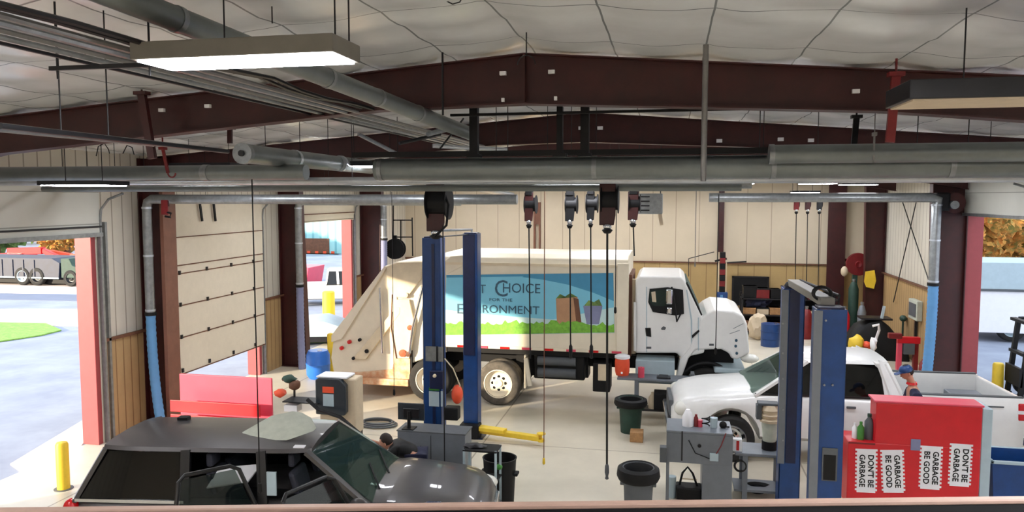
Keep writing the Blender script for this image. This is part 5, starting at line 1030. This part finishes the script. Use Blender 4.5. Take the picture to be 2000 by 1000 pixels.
for x in (a.x + .04, b.x - .04):
    for y in (23.45, 24.25): MB().box(x - .03, x + .03, y - .03, y + .03, 0, zt5 - .04).build('leg', 'dark_metal', t, world=True)
# red press frame
Yp2 = 22.5; t = thing('shop_press', 'red steel shop press frame behind the bed of the white pickup', 'press', (aY(1775, 0, Yp2).x, Yp2, 0))
a, b = aY(1754, 658, Yp2), aY(1798, 672, Yp2)
MB().box(a.x, b.x, Yp2, Yp2 + .15, b.z, a.z).build('head_beam', 'red', t, world=True, bevel=.01)
for x in (a.x + .06, b.x - .1): MB().box(x - .06, x + .06, Yp2, Yp2 + .15, 0, b.z).build('upright', 'dark_red' if x > a.x + .2 else 'pink_red', t, world=True, bevel=.01)
MB().box(a.x + .15, b.x - .15, Yp2 - .05, Yp2 + .2, .6, .9).build('ram_table', 'bin_grey', t, world=True, bevel=.01)
MB().box(a.x - .25, a.x + .1, Yp2 - .05, Yp2 + .1, a.z - .05, a.z + .1).build('handle_arm', 'dark_red', t, world=True, bevel=.02)
# things on the right wall
a, b = aX(1782, 582, WR - .1), aX(1797, 628, WR - .1)
t = thing('electrical_panel', 'grey green electrical panel box on the tan right wall', 'electrical box', (WR - .1, (a.y + b.y) / 2, b.z))
MB().box(WR - .2, WR - .04, min(a.y, b.y), max(a.y, b.y), b.z, a.z).build('box', 'pale_cloth', t, world=True, bevel=.02); MB().box(WR - .12, WR - .06, (a.y + b.y) / 2 - .04, (a.y + b.y) / 2 + .04, .5, b.z).build('conduit', 'dark_metal', t, world=True); MB().box(WR - .215, WR - .2, min(a.y, b.y) + .08, max(a.y, b.y) - .08, b.z + .1, a.z - .1).build('door', 'bin_grey', t, world=True)
p = aX(1764, 622, WR - .15); one('wall_valve', MB().ell(p, (.1, .15, .1)).tube([p, p + Vector((0, 0, -1.0))], .03, 8), 'dark_green', 'small green valve on the tan right wall', 'valve', smooth=True)
p = aY(1843, 392, 20.55); t = thing('door_operator', 'dark door motor hanging by the top of the right doorway', 'motor', p)
MB().box(-.22, .1, -.2, .2, -.25, .2).build('housing', 'black', t, bevel=.05); MB().lathe([(0, -.1), (.25, -.1), (.25, .1), (0, .1)], (.22, 0, -.05), 20, 'Y').build('chain_wheel', 'oxide', t, smooth=True); MB().lathe([(0, -.12), (.1, -.12), (.1, .12), (0, .12)], (.18, -.12, -.1), 14, 'Y').build('pulley', 'galv', t, smooth=True)
p = aY(318, 405, 13.8); t = thing('hose_hanger', 'dark red hook bracket on the left red column near its top', 'hook', p)
MB().box(-.03, .12, -.02, .02, -.15, .15).build('plate', 'dark_red', t, bevel=.01); MB().tube([(.1, 0, -.1 + .0), (.18, 0, -.12), (.16, 0, -.2), (.05, 0, -.18)], .025, 8).build('hook', 'black', t, smooth=True); MB().tube([(0, 0, .1), (.13, 0, .12), (.14, 0, .02)], .015, 6).build('upper_hook', 'oxide', t, smooth=True)
for x0_, x1_, lab in ((390, 395, 'left'), (417, 421, 'right')):
    q = aX(x0_, 395, WL + .14); r_ = aX(x1_, 432, WL + .14); one('hanging_strap', MB().bar(q, r_, .03, .06), 'black', lab + ' of two short black straps above the half raised door', 'strap')
# ================================================================== BOLLARDS AND OUTDOOR THINGS
def bollard(label, x, ytop, g, r=.09, m='yellow'):
    t = thing('bollard', label, 'bollard', (g.x, g.y, 0)); d = (g - Vector((0, 0, 0))); z = aY(x, ytop, g.y).z
    MB().lathe([(0, 0), (r, 0), (r, z - .06), (r * .8, z - .02), (0, z)], (0, 0, -.03), 20).build('post', m, t, smooth=True); MB().lathe([(0, -.03), (r * 1.5, -.03), (r * 1.5, .01), (0, .01)], (0, 0, 0), 20).build('footing', 'bin_grey', t, smooth=True)
g = aY(125, 992, 11.6); bollard('yellow bollard outside the first open doorway, lower left', 120, 858, Vector((aY(122, 900, 10.8).x, 10.8, 0)), .1)
bollard('large yellow bollard in the far left doorway', 642, 566, Vector((aY(642, 600, 27.5).x, 27.5, 0)), .24)
bollard('slim pale yellow bollard touching the rear of the garbage truck', 647, 648, Vector((aY(646, 690, 19.6).x, 19.6, 0)), .09)
bollard('yellow bollard outside the right doorway beside the forklift', 1950, 705, Vector((aY(1950, 720, 21).x, 21, 0)), .13)
p = aZ(622, 738); p.z = aY(622, 684, p.y).z; t = thing('plastic_drum', 'bright blue plastic drum in the far left doorway', 'drum', (p.x, p.y, 0)); z = p.z
MB().lathe([(0, 0), (.24, 0), (.31, .1), (.32, z * .5), (.33, z * .52), (.32, z * .55), (.31, z - .12), (.26, z), (0, z)], (0, 0, 0), 26).build('barrel', 'blue_plastic', t, smooth=True); MB().lathe([(0, z), (.06, z), (.06, z + .03), (0, z + .03)], (.1, -.1, 0), 12).build('bung', 'paper', t)
# small outdoor cars
def car(name, label, loc, rz, L, paint, pickup=False, sc=1.0):
    t = thing(name, label, 'car', loc, rz); h = L / 2; cs = [(h * .62, .34), (-h * .6, .34)]
    zb = arches(lambda x: .25, cs, .4); zt = lerp_fn([(-h, .75), (-h * .9, .92), (h * .45, .95), (h * .9, .82), (h, .6)]); hw = lerp_fn([(-h, .7), (-h * .85, .86), (h * .8, .86), (h, .65)])
    body_loft(xs_for(-h, h, cs, .4, .25), zb, zt, hw).build('body', paint, t, smooth=True)
    if pickup: greenhouse(t, [h * .45, h * .1, -h * .12], [h * .25, h * .08, -h * .08], .8, .62, .94, 1.55, paint, 'dark_glass')
    else: greenhouse(t, [h * .45, 0, -h * .4, -h * .82], [h * .15, -.05, -h * .4, -h * .6], .78, .6, .93, 1.42, paint, 'dark_glass')
    for x in (cs[0][0], cs[1][0]):
        for s in (-1, 1): wheel(t, (x, s * .78, .33), .33, .2, side=s, world=False)
    return t
g = aZ(618, 676); t = thing('covered_cart', 'low grey covered cart on the grass beyond the far left doorway', 'cart', (g.x - .3, g.y + .8, 0), R(15))
MB().loft([[(x, -.8 * q, 0.12), (x, -.75 * q, h_), (x, -.3, h_ + .12), (x, .3, h_ + .12), (x, .75 * q, h_), (x, .8 * q, 0.12)] for x, h_, q in ((-1.3, .35, .8), (-.9, .7, 1), (.3, .8, 1), (.9, .6, 1), (1.4, .3, .8))]).build('cover', 'label_grey', t, smooth=True)
MB().box(-1.2, 1.2, -.82, -.78, .12, .3).build('side_rail', 'dark_metal', t)
for x in (-.8, .8):
    for s in (-1, 1): wheel(t, (x, s * .72, .2), .22, .14, side=s, world=False)
g = aZ(655, 598); car('parked_truck', 'white truck with dark windows standing beyond the large yellow bollard', (g.x - .5, g.y + 1, 0), R(20), 5.0, 'white_paint', True)
# teal corrugated building with an open brown bay
K['teal_rib'] = stripes('teal_rib', (150, 204, 206), (110, 172, 180), 0, .7, .2, .5, 0, .06)
Yt2 = 62; a, b = aY(500, 400, Yt2), aY(690, 400, Yt2)
t = thing('metal_building', 'teal corrugated building with a brown open bay, seen through the far left doorway', 'building', ((a.x + b.x) / 2, Yt2 + 5, 0))
zt4 = 6.0; p = aY(643, 466, Yt2); q = aY(598, 512, Yt2)
MB().box(a.x, b.x + 6, Yt2, Yt2 + 12, -.03, zt4).build('wall', 'teal_rib', t, world=True)
MB().box(a.x - .3, b.x + 6.3, Yt2 - .4, Yt2 + 12.4, zt4, zt4 + .3).build('roof', 'label_grey', t, world=True)
MB().box(q.x - 3, p.x, Yt2 - .06, Yt2 + .02, q.z, p.z).build('bay_opening', 'brown', t, world=True)
for k in range(5): MB().box(q.x - .6 + k * .75, q.x - .3 + k * .75, Yt2 - .1, Yt2 - .06, q.z + .1, q.z + 1.0).build('shelf_stock', 'orange', t, world=True)
MB().box(q.x - 3, p.x + 1.2, Yt2 - 1.0, Yt2 - .06, -.03, q.z - .02).build('loading_dock', 'yellow', t, world=True)
g = aY(604, 560, 40); one('skip_container', MB().prism([(g.x - 1.5, 0), (g.x + .3, 0), (g.x + .5, 1.0), (g.x - 1.8, 1.0)], 39, 41), 'pink_red', 'pale pink skip container beyond the far left doorway', 'container', bevel=.03)
# dump trailer across the road on the left
Yd = 36; a, b = aY(-60, 505, Yd), aY(115, 545, Yd)
t = thing('dump_truck', 'dark blue dump truck across the road on the left, partly cut by the view edge', 'truck', ((a.x + b.x) / 2, Yd + 1, 0))
MB().prism([(a.x - 2, b.z), (b.x, b.z), (b.x + .1, a.z - .15), (b.x - .4, a.z + .1), (a.x - 2, a.z + .1)], Yd, Yd + 2.2).build('dump_body', 'trailer_blue', t, world=True, bevel=.03)
MB().box(a.x - 2, b.x, Yd - .03, Yd, b.z, b.z + .08).build('side_strip', 'label_grey', t, world=True)
MB().box(a.x - 2, b.x + .2, Yd + .3, Yd + 1.9, b.z - .3, b.z).build('chassis', 'black', t, world=True)
for k in range(7): MB().box(a.x + k * .7, a.x + k * .7 + .08, Yd - .04, Yd, b.z + .1, a.z).build('side_rib', 'trailer_blue', t, world=True)
MB().prism([(b.x + .15, .45), (b.x + 1.3, .45), (b.x + 1.35, 1.0), (b.x + .9, 1.15), (b.x + .7, a.z + .1), (b.x + .15, a.z + .1)], Yd, Yd + 2.1).build('cab', 'dark_green', t, world=True, bevel=.04)
for x in (44, 72): 
    p = aY(x, 552, Yd); wheel(t, (p.x, Yd + .1, .5), .5, .28, 'rubber', 'label_grey' if x == 44 else 'dark_metal')
p = aY(138, 552, Yd); wheel(t, (p.x, Yd + .1, .45), .45, .28, 'rubber', 'dark_metal')
a = aY(18, 488, 42); b = aY(85, 488, 42); one('loader_boom', MB().bar((a.x, 42, a.z - .1), (b.x, 42, a.z), .4, .45).bar((b.x, 42, a.z), (b.x + 1.2, 42, a.z - .5), .3).box(a.x - .4, a.x + 1.2, 41.6, 43, 0, a.z - .2), 'lamp_red', 'red machine standing behind the dark blue dump truck', 'machine', bevel=.03)
one('excavator_arm', MB().bar(aY(98, 492, 43), aY(140, 500, 43), .3).bar(aY(140, 500, 43), aY(146, 540, 43), .35).box(aY(125, 0, 43).x, aY(150, 0, 43).x, 42.5, 44, 0, 1.2), 'orange', 'orange digger arm right of the dark blue dump truck', 'machine', bevel=.03)
# trees
def tree(label, x, y, h, r, m, seed, n=7):
    t = thing('tree', label, 'tree', (x, y, 0)); rr = random.Random(seed); mb = MB()
    MB().tube([(0, 0, -.03), (.1, 0, h * .35), (.05, .1, h * .7)], [.28, .2, .1], 8).build('trunk', 'brown', t, smooth=True)
    for k in range(n):
        a_ = rr.uniform(0, 6.28); d = r * rr.uniform(.1, .6); z = h * rr.uniform(.35, .85)
        mb.blob((d * math.cos(a_), d * math.sin(a_), z), (r * rr.uniform(.45, .65),) * 2 + (r * rr.uniform(.4, .6),), seed * 10 + k, 4, .7, 2.2)
    # ragged leaf tufts
    for k in range(1500):
        a_ = rr.uniform(0, 6.28); u = rr.uniform(-.9, 1); rad = r * rr.uniform(.8, 1.12) * math.sqrt(max(.05, 1 - u * u)); p = Vector((rad * math.cos(a_), rad * math.sin(a_), h * .6 + u * h * .36))
        s = rr.uniform(.08, .2); q = Vector((rr.uniform(-1, 1), rr.uniform(-1, 1), rr.uniform(-1, 1))).normalized() * s; w_ = q.cross(Vector((rr.uniform(-1, 1), rr.uniform(-1, 1), 1))).normalized() * s * .6
        mb.add([p - q, p + w_, p + q, p - w_ + Vector((0, 0, .03))], [(0, 1, 2), (0, 2, 3)])
    mb.build('crown', m, t); return t
TL = [('green tree behind the dark blue dump truck, at the left edge', 0, 52, 5.0, 2.9, 'leaf_green'), ('green tree behind the red machine on the left', 45, 68, 6.5, 3.0, 'leaf_green'), ('yellow-green tree right of the red machine on the left', 88, 59, 6.0, 2.6, 'leaf_yellow'), ('orange tree beside the red jamb of the first doorway', 130, 48, 4.6, 2.4, 'leaf_orange'), ('green tree hidden behind the left red jamb', 168, 76, 7, 3.2, 'leaf_green')]
for i, (lab, x, Y, h, r, m_) in enumerate(TL): tree(lab, aY(x, 500, Y).x, Y, h, r, m_, i + 1)
for i, (lab, x, Y, h, r, m_) in enumerate((('orange autumn tree above the white trailer on the right', 1935, 40, 7.2, 2.8, 'leaf_orange'), ('yellow autumn tree at the right edge above the white trailer', 1985, 48, 8.2, 3.2, 'leaf_yellow'), ('orange tree beyond the right edge of the doorway', 2080, 42, 6.5, 2.6, 'leaf_orange'), ('green bush left of the autumn trees on the right', 1900, 58, 6, 3, 'leaf_green'))):
    tree(lab, aY(x, 450, Y).x, Y, h, r, m_, i + 11)
# white trailer wall outside the right doorway
Yv = 28.5; a, b = aY(1908, 512, Yv), aY(1908, 575, Yv)
t = thing('box_trailer', 'white box trailer with a round red sign outside the right doorway', 'trailer', (a.x + 4, Yv + 1.2, 0))
MB().box(a.x, a.x + 9, Yv, Yv + 2.5, .3, b.z + .15).build('body', 'paper', t, world=True, bevel=.02)
MB().box(a.x, a.x + 9, Yv - .02, Yv + 2.5, b.z + .15, a.z).build('upper_body', 'label_grey', t, world=True, bevel=.02)
MB().box(a.x, a.x + 9, Yv - .05, Yv, b.z + .12, b.z + .2).build('side_rail', 'bin_grey', t, world=True)
for x in (a.x + 1.2, a.x + 6.5, a.x + 7.6): wheel(t, (x, Yv + .2, .45), .45, .25, 'rubber', 'label_grey')
p = aY(1926, 683, Yv); s_ = MB().lathe([(.17, -.01), (.23, -.01), (.23, .01), (.17, .01)], p + Vector((0, -.02, 0)), 30, 'Y'); s_.bar(p + Vector((-.14, -.02, .14)), p + Vector((.14, -.02, -.14)), .05, .015); s_.build('round_sign', 'orange', t, world=True)
MB().prism([(p.x - .08, p.z - .1), (p.x + .02, p.z - .1), (p.x + .08, p.z + .08), (p.x, p.z + .1)], Yv - .012, Yv - .006).build('sign_figure', 'dark_metal', t, world=True)
# forklift
Yf = 20.5; p = aY(1978, 750, Yf)
t = thing('forklift', 'black forklift cut by the right edge, outside the right doorway', 'forklift', (p.x + .9, Yf, 0))
z1 = aY(1985, 625, Yf).z; xm = aY(1985, 700, Yf).x
for y in (Yf - .35, Yf + .35):
    MB().bar((xm - .02, y, .1), (xm + .15, y, z1), .1).build('mast', 'black', t, world=True); MB().tube([(xm + .15, y, z1), (xm + 1.5, y, z1 + .05), (xm + 1.7, y, 1.2)], .04, 8).build('guard_post', 'black', t, world=True)
for z in (.5, 1.1, z1 - .05): MB().box(xm - .03, xm + .1, Yf - .38, Yf + .38, z, z + .07).build('mast_cross', 'black', t, world=True)
for k in range(5): MB().box(xm + .3 + k * .28, xm + .36 + k * .28, Yf - .38, Yf + .38, z1 + .02, z1 + .06).build('roof_bar', 'black', t, world=True)
MB().box(xm + .3, xm + 1.9, Yf - .45, Yf + .45, .35, 1.0).build('body', 'dark_metal', t, world=True, bevel=.05); MB().box(xm + .9, xm + 1.3, Yf - .22, Yf + .22, 1.0, 1.5).build('seat', 'black', t, world=True, bevel=.04)
for y in (Yf - .2, Yf + .2): MB().box(xm - .9, xm, y - .05, y + .05, .08, .13).build('fork', 'dark_metal', t, world=True)
MB().box(xm - .08, xm, Yf - .4, Yf + .4, .35, .8).build('carriage', 'black', t, world=True)
for x in (xm + .4, xm + 1.6):
    for s in (-1, 1): wheel(t, (x, Yf + s * .42, .28), .28, .16, 'rubber', 'label_grey', side=s)
# ================================================================== PEOPLE
def skin(name, V, E, Rr, m, parent, subs=2, extra=None):
    me = bpy.data.meshes.new(name + '_s'); me.from_pydata([tuple(v) for v in V], E, []); o = bpy.data.objects.new(name + '_s', me); C.objects.link(o)
    sk = o.modifiers.new('s', 'SKIN'); sk.use_smooth_shade = True; sb = o.modifiers.new('u', 'SUBSURF'); sb.levels = subs
    for i, r in enumerate(Rr): me.skin_vertices[0].data[i].radius = (r, r) if not isinstance(r, tuple) else r; me.skin_vertices[0].data[i].use_root = (i == 0)
    dg = bpy.context.evaluated_depsgraph_get(); dg.update(); nm = bpy.data.meshes.new_from_object(o.evaluated_get(dg)); bpy.data.objects.remove(o); bpy.data.meshes.remove(me)
    bm = bmesh.new(); bm.from_mesh(nm)
    if extra:
        me2 = bpy.data.meshes.new('x'); me2.from_pydata([tuple(v) for v in extra.v], [], extra.f); bm.from_mesh(me2)
    bmesh.ops.recalc_face_normals(bm, faces=bm.faces); bm.to_mesh(nm); bm.free(); nm.name = name
    nm.materials.clear(); nm.materials.append(K[m])
    for p in nm.polygons: p.use_smooth = True
    ob = bpy.data.objects.new(name, nm); C.objects.link(ob); ob.parent = parent; ROOT[ob] = ROOT[parent]; return ob
def person(label, loc, rz, lean, head_dir, top, trousers, collar, hat, hands, hz=0.0):
    """standing figure, local +x = facing; lean shifts the upper body forward"""
    t = thing('person', label, 'person', loc, rz); L = lean
    pel = Vector((0, 0, .98)); ch = Vector((L * .55, 0, 1.3 - hz * .5)); nk = Vector((L * .85, 0, 1.5 - hz * .9)); hd = Vector((L * 1.05 + .02, 0, 1.63 - hz)); sz = 1.42 - hz * .72
    V = [pel, (pel + ch) / 2, ch, Vector((L * .78, 0, sz)), nk, hd]; E = [(0, 1), (1, 2), (2, 3), (3, 4), (4, 5)]; Rr = [(.15, .12), (.14, .11), (.16, .12), (.12, .09), .055, .07]
    arms = {}
    for s, hnd in ((-1, hands[0]), (1, hands[1])):
        sh = Vector((L * .78, s * .19, sz)); hv = Vector(hnd); mid = (sh + hv) / 2; el = mid + Vector((-.06, s * .07, -.1))
        i = len(V); V += [sh, el, hv]; E += [(3, i), (i, i + 1), (i + 1, i + 2)]; Rr += [.055, .042, .028]; arms[s] = (sh, el, hv)
        fd = (hv - el).normalized(); sd = fd.cross(Vector((0, 0, 1))).normalized(); pm = hv + fd * .06; V.append(pm); E.append((i + 2, i + 3)); Rr.append((.036, .02)); pi_ = i + 3
        for k, ln in enumerate((.062, .075, .08, .072)):
            o_ = sd * (-.028 + k * .019); b0 = len(V); V += [pm + o_ + fd * .03, pm + o_ + fd * (.03 + ln * .55) - Vector((0, 0, .01)), pm + o_ + fd * (.03 + ln) - Vector((0, 0, .035))]; E += [(pi_, b0), (b0, b0 + 1), (b0 + 1, b0 + 2)]; Rr += [.0095, .0088, .0075]
        b0 = len(V); V += [hv + fd * .03 + sd * -.04, hv + fd * .07 + sd * -.055 - Vector((0, 0, .015))]; E += [(i + 2, b0), (b0, b0 + 1)]; Rr += [.011, .009]
    legs = {}
    for s in (-1, 1):
        i = len(V); hp = Vector((0, s * .1, .92)); kn = Vector((.03, s * .12, .5)); an = Vector((-.02, s * .13, .09)); to = Vector((.17, s * .14, .035)); V += [hp, kn, an, to]; E += [(0, i), (i, i + 1), (i + 1, i + 2), (i + 2, i + 3)]; Rr += [.085, .058, .042, .035]; legs[s] = (hp, kn, an, to)
    hx = MB(); hm = Matrix.Rotation(head_dir[0], 3, 'Z') @ Matrix.Rotation(head_dir[1], 3, 'Y')
    head = MB().ell((0, 0, 0), (.098, .078, .12), 20, 16)
    for v in head.v:
        if v.z < -.03: v.y *= .88; v.x *= .94
        if v.x > .06 and abs(v.y) < .03 and v.z < 0: v.x += .01
    head.prism([(.085, -.035), (.118, -.03), (.095, .02)], -.012, .012).ell((.088, 0, -.06), (.012, .026, .008), 10, 6)
    for s in (-1, 1): head.ell((.0, s * .078, -.01), (.02, .01, .032), 10, 8); head.ell((.083, s * .03, .015), (.012, .014, .009), 8, 6)
    hx.v = [hd + hm @ v for v in head.v]; hx.f = head.f
    bd = skin('body', V, E, Rr, 'skin', t, 2, hx)
    # clothes
    V2 = [pel + Vector((0, 0, -.04)), (pel + ch) / 2, ch, Vector((L * .78, 0, sz + .01)), nk - Vector((0, 0, .05))]; E2 = [(0, 1), (1, 2), (2, 3), (3, 4)]; R2 = [(.175, .14), (.165, .13), (.185, .14), (.14, .105), .07]
    for s in (-1, 1):
        sh, el, hv = arms[s]; i = len(V2); V2 += [sh, el, el + (hv - el) * .45]; E2 += [(3, i), (i, i + 1), (i + 1, i + 2)]; R2 += [.072, .058, .048]
    skin('shirt', V2, E2, R2, top, t)
    V3 = [Vector((0, 0, .96))]; E3 = []; R3 = [(.17, .135)]
    for s in (-1, 1):
        hp, kn, an, to = legs[s]; i = len(V3); V3 += [hp, kn, an]; E3 += [(0, i), (i, i + 1), (i + 1, i + 2)]; R3 += [.1, .075, .062]
    skin('trousers', V3, E3, R3, trousers, t)
    for s in (-1, 1): hp, kn, an, to = legs[s]; MB().ell(((an.x + to.x) / 2 + .0, to.y, .045), (.15, .055, .05)).build('shoe', 'black', t, smooth=True)
    MB().lathe([(.06, -.03), (.085, -.02), (.075, .02), (.055, .01)], nk, 16).build('collar', collar, t, smooth=True)
    hr = MB().ell((-.012, 0, .02), (.102, .086, .115), 18, 12); keep = MB(); keep.v = [Vector((v.x if v.x < .05 or v.z > .07 else v.x * .62, v.y, max(v.z, -.05 if v.x < .02 else .045))) for v in hr.v]; keep.f = hr.f; keep.v = [hd + hm @ (v + Vector((0, 0, .005))) for v in keep.v]; hair_o = keep.build('hair', 'hair', t, smooth=True)
    if hat:
        c = MB().lathe([(.104, .03), (.1, .08), (.07, .12), (0, .135)], (0, 0, 0), 20).prism([(.06, -.07), (.18, -.055), (.2, 0), (.18, .055), (.06, .07)], .035, .045, 'Z'); c.v = [hd + hm @ v for v in c.v]; c.build('cap', hat, t, smooth=True)
    return t
p = aY(748, 862, 10.85); person('dark haired person in dark clothes standing behind the windshield of the black vehicle', (p.x + .5, 10.95, 0), R(195), .42, (R(-10), R(18)), 'black', 'navy', 'label_grey', None, ((.75, -.2, 1.14), (.72, .22, 1.14)), hz=1.63 - p.z)
p = aY(1771, 728, 13.45); person('person in a navy shirt, red collar and blue cap bending beside the white pickup bed', (p.x + .34, 13.45, 0), R(178), .3, (R(10), R(22)), 'navy', 'navy', 'lamp_red', 'blue_lift', ((.5, -.22, 1.2), (.48, .2, 1.22)), hz=1.63 - p.z)
# ================================================================== LIGHT AND CAMERA
w = bpy.data.worlds.new('World'); bpy.context.scene.world = w; w.use_nodes = True
nt = w.node_tree; bg = nt.nodes['Background']; tc = nt.nodes.new('ShaderNodeTexCoord'); sp = nt.nodes.new('ShaderNodeSeparateXYZ'); rp = nt.nodes.new('ShaderNodeValToRGB')
nt.links.new(tc.outputs['Generated'], sp.inputs[0]); nt.links.new(sp.outputs['Z'], rp.inputs['Fac']); nt.links.new(rp.outputs['Color'], bg.inputs['Color'])
rp.color_ramp.elements[0].color = (.95, .93, .9, 1); rp.color_ramp.elements[1].color = (.62, .78, 1.0, 1); bg.inputs['Strength'].default_value = 1.5
s = bpy.data.lights.new('sun', 'SUN'); s.energy = 6.5; s.angle = R(1.2); s.color = (1, .84, .62)
so_ = bpy.data.objects.new('sun', s); C.objects.link(so_); so_.rotation_euler = Vector((1, 1.05, -.27)).to_track_quat('-Z', 'Y').to_euler()
# indoor light comes mainly from the added fluorescent rows
cam = bpy.data.cameras.new('camera'); cam.sensor_width = 36; cam.sensor_fit = 'HORIZONTAL'; cam.lens = F * 36 / 2000; cam.clip_start = .05; cam.clip_end = 500
co2 = bpy.data.objects.new('camera', cam); C.objects.link(co2); co2.location = (0, 0, H)
mt = Matrix((RT, UP, -FW)).transposed(); co2.rotation_euler = mt.to_euler()
sc = bpy.context.scene; sc.camera = co2
sc.view_settings.view_transform = 'Standard'; sc.view_settings.look = 'None'; sc.view_settings.exposure = 0.8; sc.view_settings.gamma = 1
